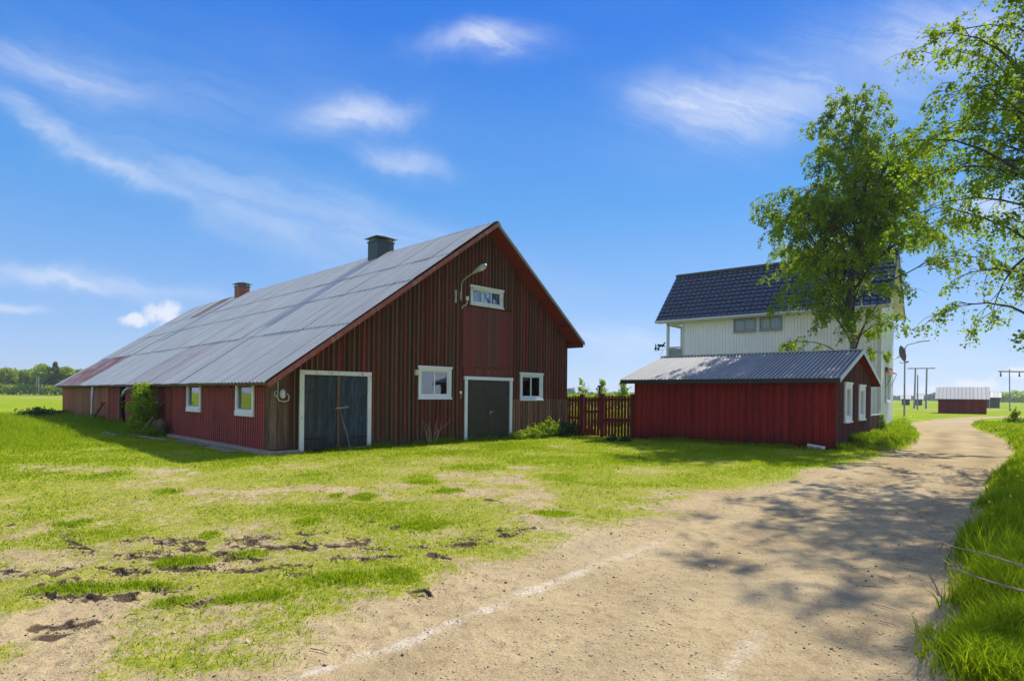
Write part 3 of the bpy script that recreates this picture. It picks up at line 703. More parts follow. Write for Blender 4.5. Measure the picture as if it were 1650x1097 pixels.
# newer, shorter boards standing in front of the lower wall right of the black door
boards_v(gw, 'skirt_board', M['skirt'], 8.85, BW+.02, .128, .085, -.080, -.055, lambda u: 1.44, .02, (), botj=.03)
for u, wd_ in ((.045, .17), (.24, .12), (.40, .10)):
    MB().box(u-.06, u-.06+wd_, -.080, -.054, .12, roofz(u)+.0).build('corner_board', M['oldgrey'], gw)
MB().box(-.05, -.004, -.06, .14, .10, 1.80).build('corner_board', M['oldgrey'], gw)
# left, far and rear walls that are closed off simply
MB().box(BW-.03, BW, .005, BL, 0, roofz(BW)).build('rear_wall', M['gable'], barn)
mfar = MB().prism([(0, 0), (BW, 0), (BW, roofz(BW)), (RU, roofz(RU)), (0, roofz(0))], (0, BL-.03, 0), (1, 0, 0), (0, 0, 1), (0, 1, 0), .03).build('far_gable', M['gable'], barn)
# side wall: red sheet metal near the corner, boards beyond
sw = part_empty('side_wall', barn)
SWH = [(.8475, 2.1078, 1.0288, 1.7736), (4.97, 6.3163, 1.0342, 1.776)]
def sidetop(v): return 1.99
def redsheet(v0, v1, z0, z1):
    n = max(1, int(round((v1-v0)/.155))); pitch = (v1-v0)/n; m = MB(); xs = []; 
    for k in range(n):
        b = v0+k*pitch
        xs += [(b, -.004), (b+pitch*.34, -.004), (b+pitch*.40, -.044), (b+pitch*.94, -.044)]
    xs.append((v1, -.004))
    vs = [(u, v, z0) for v, u in xs]+[(u, v, z1) for v, u in xs]; q = len(xs)
    m.add(vs, [(k, k+1, q+k+1, q+k) for k in range(q-1)]); m.build('metal_sheet', M['redsheet'], sw)
edges = [0.02, .8475+.05, 2.1078-.05, 3.0, 4.0, 4.97+.05, 6.3163-.05, 7.75]
for a, b in zip(edges[:-1], edges[1:]):
    h = [q for q in SWH if q[0] < (a+b)/2 < q[1]]
    if h: redsheet(a, b, .12, h[0][2]+.05); redsheet(a, b, h[0][3]-.05, sidetop(a))
    else: redsheet(a, b, .12, sidetop(a))
MB().box(.004, .04, .02, 7.75, 0, 1.0).build('sheathing', M['interior'], sw)
for (a, b, z0, z1) in SWH: window(sw, a, b, z0-.02, z1+.12, 0, -1, 'u', ('white', 'greytrim'), (), .11, sill=False)
for (a, b, z0, z1) in SWH: MB().box(-.095, -.03, a-.01, b+.01, z0-.09, z0+.05).build('sill_board', M['white'], sw, .004)
k = 7.75
while k < 29.6:
    wv = random.choice([.28, .32, .38, .5]) if k < 20 else random.choice([.45, .6, .75])
    b = min(k+wv, 29.63)
    if not (k < 15.5 and b > 14.35):
        red = k < 17.5
        MB().box(-.02-random.uniform(0, .018), .01, k, b-.012, random.uniform(-.05, .02) if k < 14 else 0, 1.93).build('board', M['sidered'] if red else M['sidewall'], sw)
        k = b
    else:
        if k < 14.35: MB().box(-.03, .01, k, 14.35, 0, 1.93).build('board', M['sidered'], sw)
        k = 15.5
MB().box(-.045, .05, 14.28, 14.36, 0, 1.93).build('door_post', M['oldgrey'], sw); MB().box(-.045, .05, 15.50, 15.60, 0, 1.93).build('door_post', M['oldgrey'], sw)
MB().box(-.07, -.03, 13.0, 14.34, 0, 1.42).build('half_door', M['sidered'], sw, .004)
MB().box(.9, .93, 13.5, 16.4, 0, 2.2).build('inner_wall', M['interior'], sw)
MB().box(-.05, -.02, 12.6, 12.95, 1.45, 1.95).build('hatch_board', M['rusty'], sw)
# roof deck (its underside is the red soffit), sheets, ridge cap, bargeboards, purlin ends
rf = part_empty('roof', barn)
nl = Vector((-sl, 0, 1)).normalized(); nr = Vector((-sr, 0, 1)).normalized()
def slab(u0, z0, u1, z1, t0, t1, v0, v1): return MB().hexa([(u0, v0, z0-t1), (u1, v0, z1-t1), (u1, v1, z1-t1), (u0, v1, z0-t1)], [(u0, v0, z0-t0), (u1, v0, z1-t0), (u1, v1, z1-t0), (u0, v1, z0-t0)])
slab(EU+.05, EZ+.05*sl, RU, RZ, .055, .115, VN+.03, VF-.03).build('soffit', M['soffit'], rf)
slab(RU, RZ, TU-.03, TZ-.03*sr, .055, .115, VN+.03, VF-.03).build('soffit', M['soffit'], rf)
sdir = Vector((RU-EU, 0, RZ-EZ)).normalized()
brk = [RU, 5.50, 4.06, 2.06, EU-.02]
SW_ = .96; ncol = int(math.ceil((VF-VN)/SW_)); pitch = (VF-VN)/ncol
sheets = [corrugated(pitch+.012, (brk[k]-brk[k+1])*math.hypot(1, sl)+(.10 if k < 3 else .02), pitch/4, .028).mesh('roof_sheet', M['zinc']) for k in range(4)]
def sheet_variant(me, mat):
    c = me.copy(); c.materials[0] = mat; return c
vari = {}
for k in range(4):
    for c in range(ncol):
        v = VN+c*pitch; mt = None
        if k == 3 and 8.35 < v+.5 < 13.1: mt = 'zincpatch'
        if k == 3 and v > 22.2 and v < 28.6: mt = 'zincrust'
        if k == 2 and 25.0 < v < 28: mt = 'zincpatch'
        if k == 0 and 22.3 < v+.4 < 23.9: mt = 'zincbrown'
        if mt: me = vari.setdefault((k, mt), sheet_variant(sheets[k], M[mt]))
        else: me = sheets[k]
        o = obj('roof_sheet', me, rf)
        u0 = brk[k]; lift = .010+.013*(3-k)+random.uniform(0, .003)+(.012 if random.random() < .04 else 0)
        tilt = random.uniform(-.0025, .0025)+(.004 if k == 3 else .0022)
        p = Vector((u0, v, RZ+sl*(u0-RU)))+nl*lift
        dn = (-sdir+nl*tilt).normalized(); ax = (Vector((0, 1, 0))+nl*random.uniform(-.002, .002)).normalized(); az = dn.cross(ax)*-1
        if az.z < 0: az = -az
        basis(o, ax, dn, az, p+Vector((0, random.uniform(-.006, .006), 0))+sdir*random.uniform(-.02, .02)*(k != 0))
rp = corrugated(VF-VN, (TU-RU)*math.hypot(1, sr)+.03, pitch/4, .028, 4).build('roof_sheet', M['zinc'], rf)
basis(rp, (0, 1, 0), Vector((TU-RU, 0, TZ-RZ)).normalized(), nr, Vector((RU, VN, RZ))+nr*.02)
m = MB(); segs = 26
for k in range(segs+1):
    v = VN-.02+(VF-VN+.04)*k/segs; dz_ = random.uniform(-.006, .008)
    m.v += [(RU-.17, v, RZ-.17*sl+.055+dz_), (RU-.03, v, RZ+.055+dz_), (RU+.03, v, RZ+.055+dz_), (RU+.17, v, RZ-.17*.775+.055+dz_)]
for k in range(segs):
    for q in range(3): a = k*4+q; m.f.append((a, a+1, a+5, a+4))
m.build('ridge_cap', M['flash'], rf)
def rake(u0, z0, u1, z1, h, th, mat, name, cut=.0, v=VN):
    MB().hexa([(u0, v-th, z0-h), (u1, v-th, z1-h), (u1, v, z1-h), (u0, v, z0-h)], [(u0, v-th, z0), (u1, v-th, z1), (u1, v, z1), (u0, v, z0)]).build(name, mat, rf, .003)
for a, b in ((EU-.0, 2.7), (2.703, RU-.004)):
    rake(a, RZ+sl*(a-RU)-.0, b, RZ+sl*(b-RU)-.0, .145, .026, M['barge'], 'bargeboard')
rake(RU-.002, RZ+.0, TU, TZ+.0, .10, .024, M['flash'], 'bargeboard')
MB().box(EU-.02, EU+.02, VN+.0, VF, EZ-.085, EZ-.012).build('eaves_board', M['oldgrey'], rf)
MB().box(TU-.06, TU-.03, VN+.03, VF, TZ-.17, TZ-.02).build('eaves_board', M['soffit'], rf)
for u in (8.85, 10.15, 11.25, 12.0):
    z = roofz(u, -.12); MB().box(u-.05, u+.05, VN+.06, .0, z-.13, z).build('purlin', M['soffit'], rf)
for u in (1.0, 3.2, 5.4): z = roofz(u, -.13); MB().box(u-.05, u+.05, VN+.06, .0, z-.12, z).build('purlin', M['soffit'], rf)
for k in range(30):
    v = .35+k*1.0
    if any(a-.05 < v < b+.05 for a, b, *_ in SWH) and k % 2: continue
    m = MB().prism([(EU+.04, EZ-.09), (.0, EZ-.09+.33*sl-.0), (.0, EZ-.14)], (0, v, 0), (1, 0, 0), (0, 0, 1), (0, 1, 0), .055); m.build('rafter_tail', M['rusty'], rf)
# chimneys
def chimney(parent, u0, u1, v0, v1, z0, z1, mat, cap, name='chimney'):
    ch = MB().box(u0, u1, v0, v1, z0, z1).build(name, mat, parent, .008)
    MB().box(u0-.03, u1+.03, v0-.03, v1+.03, z1-.02, z1+.03).build('collar', cap, ch)
    for a in (u0+.05, u1-.05):
        for b in (v0+.05, v1-.05): MB().box(a-.018, a+.018, b-.018, b+.018, z1+.03, z1+.15).build('cap_leg', cap, ch)
    uc = (u0+u1)/2
    m = MB().add([(u0-.13, v0-.13, z1+.145), (u1+.13, v0-.13, z1+.145), (u1+.13, v1+.13, z1+.145), (u0-.13, v1+.13, z1+.145), (uc, v0+.12, z1+.26), (uc, v1-.12, z1+.26)],
                 [(3, 2, 1, 0), (0, 1, 4), (1, 2, 5, 4), (2, 3, 5), (3, 0, 4, 5)]); m.build('chimney_cap', cap, ch)
    return ch
chimney(rf, 6.86, 7.66, 5.86, 6.58, 6.85, 7.86, M['darkmetal'], M['darkmetal'])
chimney(rf, 6.88, 7.50, 20.5, 21.2, 6.9, 7.78, M['brick'], M['darkmetal'])
# blue double door
dd_ = part_empty('double_door', barn)
MB().box(.77, .90, -.085, -.03, .0, 2.21).build('jamb', M['whitecas'], dd_, .005); MB().box(2.83, 2.956, -.085, -.03, .02, 2.21).build('jamb', M['whitecas'], dd_, .005)
MB().box(.902, 2.828, -.082, -.03, 2.085, 2.205).build('lintel', M['whitecas'], dd_, .005)
for a, b, nm in ((.905, 1.855, 0), (1.865, 2.825, 1)):
    lf = part_empty('door_leaf', dd_); n = 7; pw = (b-a)/n
    for k in range(n):
        MB().box(a+k*pw+.002, a+(k+1)*pw-.003, -.045-random.uniform(0, .006), -.015, .03+random.uniform(0, .03)+.05*nm, 2.07).build('plank', M['blue'], lf)
    for z in (.36, 1.62):
        x0, x1 = (a, a+.52) if nm == 0 else (b-.52, b)
        MB().box(x0, x1, -.066, -.050, z-.022, z+.022).build('strap_hinge', M['iron'] if z < 1 else M['blue'], lf)
MB().box(1.863, 1.93, -.075, -.05, .1, 2.07).build('cover_strip', M['oldgrey'], dd_)
MB().bar((1.80, -.09, 1.17), (2.20, -.09, 1.21), .03, .05).build('latch_bar', M['plankgrey'], dd_)
MB().box(1.9, 2.84, -.09, -.04, .035, .06).build('threshold', M['whitecas'], dd_)
# black double door with white casing
bd = part_empty('black_door', barn)
MB().box(6.523, 6.64, -.10, -.03, .02, 2.09).build('jamb', M['coolwhite'], bd, .005); MB().box(8.655, 8.772, -.10, -.03, .02, 2.09).build('jamb', M['coolwhite'], bd, .005)
MB().box(6.50, 8.80, -.105, -.03, 2.092, 2.205).build('lintel', M['coolwhite'], bd, .005)
for a, b in ((6.645, 7.643), (7.655, 8.65)): MB().box(a, b, -.055, -.02, .03, 2.085).build('door_leaf', M['black_door'], bd, .004)
MB().tube([(7.72, -.055, 1.0), (7.72, -.105, 1.0), (7.82, -.105, 1.0)], .012, 8).build('handle', M['steel'], bd)
MB().box(7.70, 7.74, -.06, -.05, .92, 1.04).build('handle_plate', M['steel'], bd)
for z in (.4, 1.15, 1.8): MB().box(8.63, 8.665, -.075, -.052, z-.05, z+.05).build('hinge', M['steel'], bd)
MB().box(6.5, 8.8, -.35, -.03, -.05, .025).build('doorstep', M['concrete'], bd, .01)
# loft hatch and the short boards below it
lh = part_empty('loft_hatch', barn)
for a, b in ((6.43, 7.535), (7.55, 8.65)):
    lf = part_empty('hatch_leaf', lh); n = 6; pw = (b-a)/n
    for k in range(n): MB().box(a+k*pw+.002, a+(k+1)*pw-.003, -.06-random.uniform(0, .006), -.02, 2.54+random.uniform(-.015, .01), 4.565).build('plank', M['hatch'], lf)
    for z in (2.78, 4.32):
        x0, x1 = (a, a+.5) if a < 7 else (b-.5, b); MB().box(x0, x1, -.080, -.066, z-.02, z+.02).build('strap_hinge', M['hatch'], lf)
MB().box(6.38, 8.72, -.10, -.03, 4.575, 4.60).build('drip_board', M['gable'], lh)
MB().box(8.665, 8.71, -.07, -.03, 2.5, 4.57).build('cover_strip', M['batten'], lh); MB().box(6.37, 6.425, -.07, -.03, 2.2, 4.57).build('cover_strip', M['gable'], lh)
for k in range(13): a = 6.5+k*.173; MB().box(a, a+.168, -.052-random.uniform(0, .008), -.018, 2.212, 2.50+random.uniform(-.01, .02)).build('short_board', M['hatch'], lh)
MB().box(6.44, 8.66, -.075, -.055, 2.505, 2.53).build('drip_board', M['hatch'], lh)
window(barn, 4.633, 5.948, 1.462, 2.448, 0, -1, 'v', ('coolwhite', 'white'), (.5,), .105, head=True, curtain=[(.0, 1, .12, 0)])
window(barn, 9.206, 10.438, 1.42, 2.393, 0, -1, 'v', ('coolwhite', 'white'), (.5,), .105, head=True, gl='glassdim')
window(barn, 6.759, 8.281, 4.64, 5.258, 0, -1, 'v', ('whitecas', 'coolwhite'), (.333, .667), .085, head=True, curtain=[(.0, .26, .85, 0), (.36, .62, .8, 0), (.70, .88, .85, .1)], gl='glassdim')
# concrete sill along the foot of the walls
for a, b in ((-.10, 2.45), (2.47, 5.0), (5.02, 7.85)): MB().box(-.24, .0, a, b, -.12, .115).build('concrete_sill', M['concrete'], barn, .02)
MB().box(-.24, .72, -.30, -.105, -.12, .10).build('concrete_sill', M['concrete'], barn, .02)
# fixtures on the barn
def place(o, F, u, v, z=0, rz=0):
    x, y = loc(F, u, v); o.location = (x, y, z); o.rotation_euler = (0, 0, F[1]+rz); return o
sl_ = place(thing('street_lamp', 'grey outdoor lamp head on a bent arm on the gable beside the loft window', 'lamp'), FB, 6.31, -.055, 4.65)
MB().box(-.055, .055, -.05, 0, -.14, .32).build('bracket_plate', M['lamp'], sl_, .004)
MB().tube([(0, -.075, -.12), (0, -.075, .35), (.0, -.08, .70), (.05, -.12, .86), (.14, -.22, .98), (.30, -.40, 1.16), (.42, -.52, 1.28)], .030, 10).build('arm', M['lamp'], sl_)
m = MB(); m.tube([(.36, -.46, 1.21), (.44, -.54, 1.30), (.56, -.66, 1.42), (.72, -.82, 1.56), (.84, -.94, 1.66), (.90, -1.0, 1.70)], [.04, .07, .125, .15, .12, .04], 14); m.sm = True; m.build('lamp_head', M['lamp'], sl_)
m = MB(); m.tube([(.60, -.73, 1.37), (.72, -.86, 1.47), (.84, -.96, 1.58)], [.05, .10, .06], 12); m.sm = True; m.build('lens', M['curtain'], sl_); sl_.scale = (.64, .64, .64); sl_.location.z = 4.80
cb = place(thing('junction_box', 'small white junction box with a cable curling below it beside the lamp bracket', 'junction box'), FB, 6.58, -.055, 4.80)
MB().box(-.045, .045, -.07, 0, -.06, .07).build('box_body', M['white'], cb, .008)
MB().tube([(0, -.03, -.06), (-.02, -.05, -.17), (-.10, -.06, -.24), (-.20, -.06, -.27), (-.25, -.06, -.36)], .012, 6).build('cable', M['white'], cb)
pb = MB().box(-.03, .03, -.05, 0, -.20, .22).build('cable_cover', M['lamp']); place(pb, FB, 6.08, -.055, 4.80); tag(pb, 'thin grey cover strip on the gable left of the lamp bracket', 'cover')
yb = MB().box(-.06, .06, -.11, 0, -.085, .085).build('meter_box', M['yellowbox'], None, .01); place(yb, FB, 4.53, -.052, 2.26); tag(yb, 'small yellowed box on the gable at the upper corner of the left window', 'box')
sb = place(thing('outdoor_switch', 'small white switch with a dangling cord left of the black door', 'switch'), FB, 6.34, -.053, 1.66)
MB().box(-.035, .035, -.06, 0, -.045, .045).build('switch_body', M['white'], sb, .008); MB().tube([(0, -.03, -.04), (.01, -.05, -.12), (-.02, -.05, -.17), (-.04, -.05, -.20)], .007, 6).build('cord', M['white'], sb)
gl = place(thing('wall_lantern', 'round glass bulkhead lamp with looped cable near the left corner of the gable', 'lamp'), FB, .27, -.09, 1.55)
m = MB(); m.tube([(0, -.0, .0), (0, -.06, .0)], .07, 12); m.build('lamp_base', M['lamp'], gl)
m = MB(); m.tube([(0, -.08, .14), (0, -.08, .08), (0, -.08, -.06), (0, -.08, -.11)], [.03, .065, .065, .02], 12); m.sm = True; m.build('lamp_glass', M['curtain'], gl)
MB().tube([(-.10, -.02, .33), (-.10, -.02, .05), (-.13, -.03, -.02), (-.08, -.04, -.16), (.05, -.05, -.19), (.16, -.05, -.16), (.19, -.05, -.05), (.12, -.05, .02)], .011, 6).build('cable', M['whitecas'], gl)
MB().tube([(-.10, -.03, .12), (-.19, -.03, .06), (-.19, -.03, -.04), (-.12, -.04, -.08)], .018, 6).build('conduit_elbow', M['lamp'], gl)
st = MB().tube([(1.90, -.16, 1.16), (1.98, -.20, .80), (2.08, -.26, .42), (2.12, -.36, -.02)], [.016, .020, .022, .022], 7).build('wooden_pole', M['plankgrey']); place(st, FB, 0, 0); tag(st, 'bleached thin wooden pole leaning against the latch of the blue barn door', 'pole')
# things along the side wall
dp = place(thing('downpipe', 'crooked grey metal pipe standing from eave to ground before the long side wall', 'pipe'), FB, -.32, 19.6)
MB().tube([(0.05, 0, 1.84), (.04, .0, 1.5), (0, -.05, 1.2)], .075, 10).build('upper_pipe', M['steel'], dp); MB().tube([(0, -.05, 1.22), (-.02, -.12, .6), (-.06, -.22, -.05)], .05, 10).build('lower_pipe', M['steel'], dp)
ep = place(thing('exhaust_pipe', 'curved grey vent pipe sticking out of the side wall beside the dark doorway', 'pipe'), FB, 0, 12.9)
MB().tube([(.0, -.25, 1.72), (-.22, -.25, 1.72), (-.42, -.10, 1.67), (-.56, .08, 1.50), (-.60, .14, 1.32)], .085, 12).build('pipe_bend', M['steel'], ep); MB().tube([(-.60, .14, 1.33), (-.61, .15, 1.18)], .10, 12).build('pipe_collar', M['darkmetal'], ep); ep.scale = (.72, .72, .72); ep.location.z = .50
ht = place(thing('hand_truck', 'dark rusty hand truck leaning on the long side wall by the pipe', 'hand truck'), FB, -.4, 18.3)
MB().tube([(-.25, .0, 0), (.25, -.35, 1.0), (.28, -.36, 1.06)], .035, 7).build('rail', M['rusty'], ht); MB().tube([(-.25, .35, 0), (.25, .0, .95)], .03, 7).build('rail', M['rusty'], ht)
for q in (.25, .55, .85): MB().bar((-.25+.5*q, -.35*q, 1.0*q), (-.25+.5*q, .35-.35*q, .95*q), .03, .04).build('crossbar', M['rusty'], ht)
MB().tube([(.25, .0, .95), (.26, .06, 1.05), (.26, .2, 1.06), (.25, .24, .98), (.24, .18, .93), (.25, .05, .95)], .018, 6).build('handle_loop', M['rusty'], ht)
for k, (p, q) in enumerate([((-.9, 20.6, .02), (-.5, 21.9, .55)), ((-.7, 19.9, .02), (-.35, 19.2, .5))]):
    o = MB().bar(p, q, .06, .03).build('loose_lath', M['plankgrey']); place(o, FB, 0, 0)
    tag(o, ['thin lath leaning in the long grass left of the crooked pipe', 'short pale lath propped against the foot of the crooked pipe'][k], 'lath')
for k, (u0, v0, u1, v1, z) in enumerate([(-1.1, 8.3, -.9, 11.2, .05), (-.75, 5.8, -1.0, 8.2, .05), (-.5, 3.1, -.62, 5.3, .04), (-1.35, 9.0, -1.5, 10.8, .04), (-.5, 1.0, -.58, 2.6, .03)]):
    o = MB().bar((u0, v0, z), (u1, v1, z+.02), .22, .035).build('loose_plank', M['plankgrey'], None, .005); place(o, FB, 0, 0)
    tag(o, ['grey plank in the grass below the green bush, nearest the wall', 'grey plank lying beside the concrete sill at its far end', 'grey plank lying at the middle of the concrete sill', 'grey plank lying farther out in the grass below the green bush', 'short grey plank beside the concrete sill near the barn corner'][k], 'plank')
stump = thing('tree_stump', 'dark gnarled stump with grey bark standing by the wall under the green bush', 'stump'); place(stump, FB, -.35, 8.1)
m = MB(); m.tube([(0, 0, -.05), (0, .02, .2), (.03, 0, .45), (0, .03, .62)], [.20, .15, .17, .09], 7); m.build('stump_body', M['soil'], stump)
MB().tube([(-.05, .25, 0), (-.1, .3, .3), (-.05, .28, .58)], [.14, .12, .09], 8).build('side_shoot', M['soil'], stump)
MB().tube([(-.1, .5, .7), (-.4, .3, .35), (-.8, .05, .02)], .02, 5).build('dead_branch', M['twig'], stump)

# ------------------------------------------------------------------ the small red shed
shed = thing('red_shed', 'low dark red shed with corrugated roof and black fascia beside the gravel road', 'shed', (FS[0][0], FS[0][1], 0), FS[1])
SL, SWD, SEZ, SRZ, SEO, SNV = 6.70, 6.013, 2.21, 3.225, -.4415, -.2545
SRU = SWD/2; STU = SWD-SEO; ss = (SRZ-SEZ)/(SRU-SEO)
def sroof(u, d=-.10): return SRZ-ss*abs(u-SRU)+d
sg = part_empty('gable_wall', shed)
SH = [(1.2488+.05, 2.3149-.05, .8346+.05, 2.0857-.05), (3.5181+.05, 4.6291-.05, .8492+.05, 2.0523-.05)]
boards_v(sg, 'board', M['shedg'], 0.03, SWD, .158, .154, -.022, 0, lambda u: sroof(u)+.02, -.03, SH)
boards_v(sg, 'batten', M['shedg'], .03+.13, SWD, .158, .045, -.044, -.018, lambda u: sroof(u)+.02, 0, SH)
lw = part_empty('long_wall', shed)
n = 30; pw = SL/n
for k in range(n):
    MB().box(-.022-random.uniform(0, .004), 0, k*pw+.002, (k+1)*pw-.002, -.02, 2.24).build('board', M['shed'], lw)
    MB().box(-.058-random.uniform(0, .006), -.020, k*pw-.066, k*pw+.060, random.uniform(0, .04), 2.24).build('cover_board', M['shed'], lw)
MB().box(-.055, -.01, -.05, .03, 0, 2.22).build('corner_board', M['shed'], lw)
MB().box(SWD-.02, SWD, .01, SL, 0, 2.3).build('rear_wall', M['shed'], shed); 
MB().prism([(0, 0), (SWD, 0), (SWD, sroof(SWD)), (SRU, sroof(SRU)), (0, sroof(0))], (0, SL-.02, 0), (1, 0, 0), (0, 0, 1), (0, 1, 0), .02).build('far_gable', M['shedg'], shed)
for k, h in enumerate([(1.2488, 2.3149, .8346, 2.0857), (3.5181, 4.6291, .8492, 2.0523)]):
    window(shed, *h, 0, -1, 'v', ('white', 'white'), (.5,), .17, head=True)
srf = part_empty('roof', shed)
def sslab(sgn): 
    u0, u1 = (SEO, SRU) if sgn < 0 else (SRU, STU); z0 = SRZ-ss*abs(u0-SRU); z1 = SRZ-ss*abs(u1-SRU)
    return MB().hexa([(u0, SNV+.03, z0-.10), (u1, SNV+.03, z1-.10), (u1, SL+.33, z1-.10), (u0, SL+.33, z0-.10)], [(u0, SNV+.03, z0-.03), (u1, SNV+.03, z1-.03), (u1, SL+.33, z1-.03), (u0, SL+.33, z0-.03)])
sslab(-1).build('soffit', M['soffit'], srf); sslab(1).build('soffit', M['soffit'], srf)
SVF = SL+.36; nc = 8; sp = (SVF-SNV)/nc; ln = math.hypot(SRU-SEO, SRZ-SEZ)
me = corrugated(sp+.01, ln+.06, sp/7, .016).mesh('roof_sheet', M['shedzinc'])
for side in (-1, 1):
    dn = Vector((side*(SRU-SEO), 0, -(SRZ-SEZ))).normalized(); nn = Vector((side*ss, 0, 1)).normalized()
    for k in range(nc):
        o = obj('roof_sheet', me, srf); basis(o, (0, 1, 0), dn, nn, Vector((SRU, SNV+k*sp, SRZ))+nn*(.0+random.uniform(0, .004)))
MB().bar((SRU, SNV-.02, SRZ+.03), (SRU, SVF+.02, SRZ+.03), .22, .03).build('ridge_cap', M['steel'], srf)
MB().box(SEO-.03, SEO-.003, SNV, SVF-.01, SEZ-.16, SEZ-.022).build('fascia', M['darkfascia'], srf)
MB().box(SEO, -.03, SNV+.035, SL+.32, SEZ-.15, SEZ-.105).build('eaves_soffit', M['darkfascia'], srf)
MB().box(STU+.003, STU+.03, SNV, SVF-.01, SEZ-.16, SEZ-.022).build('fascia', M['darkfascia'], srf)
for a, b in ((SEO-.03, SRU), (SRU+.002, STU+.03)):
    za, zb = SRZ-ss*abs(a-SRU), SRZ-ss*abs(b-SRU)
    MB().hexa([(a, SNV-.03, za-.12), (b, SNV-.03, zb-.12), (b, SNV, zb-.12), (a, SNV, za-.12)], [(a, SNV-.03, za+.035), (b, SNV-.03, zb+.035), (b, SNV, zb+.035), (a, SNV, za+.035)]).build('bargeboard', M['steel'], srf, .004)
sgn = place(thing('number_board', 'small crooked white board with dark figures leaning on the shed corner in the grass', 'sign'), FS, -.16, .45, -.03)
q = sgn; MB().box(-.006, .006, -.25, .25, -.05, .20).build('board_panel', M['white'], q, .003)
fc = bpy.data.curves.new('lettering', 'FONT'); fc.body = '3105'; fc.size = .17; fc.extrude = .002; fc.align_x = 'CENTER'; fc.materials.append(M['iron'])
ft = bpy.data.objects.new('lettering', fc); C.objects.link(ft); ft.parent = q; ft.location = (-.010, 0, .04); ft.rotation_euler = (math.pi/2, 0, -math.pi/2)
bpy.context.view_layer.update(); lm = bpy.data.meshes.new_from_object(ft); lo = obj('lettering', lm, q); lo.location = ft.location; lo.rotation_euler = ft.rotation_euler; bpy.data.objects.remove(ft)
lo.name = 'lettering'
q.rotation_euler = (.13, -.18, FS[1])
fs_ = place(thing('firewood_stack', 'stack of split firewood against the back wall of the shed', 'firewood'), FS, SWD+.03, .05)
for r_ in range(8):
    for c in range(3):
        o = MB().tube([(0.02+.0*c, .12+c*.24+.05*(r_ % 2), .14+r_*.21), (.55, .12+c*.24, .14+r_*.21)], .10+random.uniform(-.012, .008), 6).build('log', M['log'], fs_)

# board screen between shed and house
bs = thing('board_screen', 'low brown board screen with pale top rail between shed and white house', 'screen')
P0, P1 = Vector((*G(1402, 706), 0)), Vector((*G(1419, 703), 0)); d = P1-P0; nb = 7
for k in range(nb):
    a = P0+d*(k/nb); b = P0+d*((k+.93)/nb); MB().bar((a.x, a.y, .45), (b.x, b.y, .45), .03, .92-random.uniform(0, .04)).build('board', M['shedg'], bs)
MB().bar((P0.x, P0.y, .93), (P1.x, P1.y, .93), .07, .04).build('top_rail', M['white'], bs)

# ------------------------------------------------------------------ picket fence and gate
A = Vector((*loc(FB, BW, .06), 0)); Bp = Vector((*loc(FS, 0, SL-.05), 0)); D = (Bp-A); LEN = D.length; D = D/LEN; FN = Vector((-D.y, D.x, 0))
def fpos(t, off=0, z=0): p = A+D*t-FN*(-off); return Vector((p.x, p.y, z))
def t_at(px):                                                          # where a photo column meets the fence line
    a = (px-825)/F_PX; return (a*A.y-A.x)/(D.x-a*D.y)
t1, t2, t3 = t_at(938.5), t_at(971.3), t_at(1019.5)
def pickets(root, ta, tb, ztop):
    n = max(2, int(round((tb-ta)/.125))); p = (tb-ta)/n
    for k in range(n):
        c = ta+(k+.5)*p; z1 = ztop+random.uniform(-.015, .015)
        a, b = fpos(c-p*.40, -.02), fpos(c+p*.40, -.02)
        MB().hexa([(a.x, a.y, .05), (b.x, b.y, .05), (b.x-FN.x*.02, b.y-FN.y*.02, .05), (a.x-FN.x*.02, a.y-FN.y*.02, .05)], [(a.x, a.y, z1), (b.x, b.y, z1), (b.x-FN.x*.02, b.y-FN.y*.02, z1), (a.x-FN.x*.02, a.y-FN.y*.02, z1)]).build('picket', M['fence'], root)
M['fence'] = wood('fence_red', (.165, .018, .014, 1), (.12, .018, .014, 1), (.075, .022, .016, 1), .55, .75, .8, .3)
def rail(root, ta, tb, z, h=.09): MB().bar(fpos(ta, .01, z), fpos(tb, .01, z), .035, h).build('rail', M['fence'], root)
def post(root, t, zt, wd_=.15): p = fpos(t); MB().box(-wd_/2, wd_/2, -wd_/2, wd_/2, -.1, zt).build('post', M['fence'], root).matrix_local = Matrix.Translation((p.x, p.y, 0))@Matrix.Rotation(math.atan2(D.y, D.x), 4, 'Z')
f1 = thing('picket_fence', 'short run of dark red picket fence joined to the barn corner', 'fence', group='red picket fence'); pickets(f1, .02, t1-.09, 1.56); rail(f1, 0, t1, 1.42); rail(f1, 0, t1, .72); post(f1, t1, 1.64)
f3 = thing('picket_fence', 'longer run of dark red picket fence joined to the shed wall', 'fence', group='red picket fence'); pickets(f3, t2+.09, t3-.09, 1.60); rail(f3, t2, t3, 1.46); rail(f3, t2, t3, .68, .11); post(f3, t2, 1.68); post(f3, t3, 1.66)
gt = thing('picket_gate', 'dark red picket gate between two thicker posts of the fence', 'gate'); pickets(gt, t1+.1, t2-.1, 1.55); rail(gt, t1+.09, t2-.09, 1.42); rail(gt, t1+.09, t2-.09, .98)
MB().box(-.05, .05, -.04, 0, -.02, .02).build('latch', M['iron'], gt).location = fpos(t1+.12, -.05, 1.0)

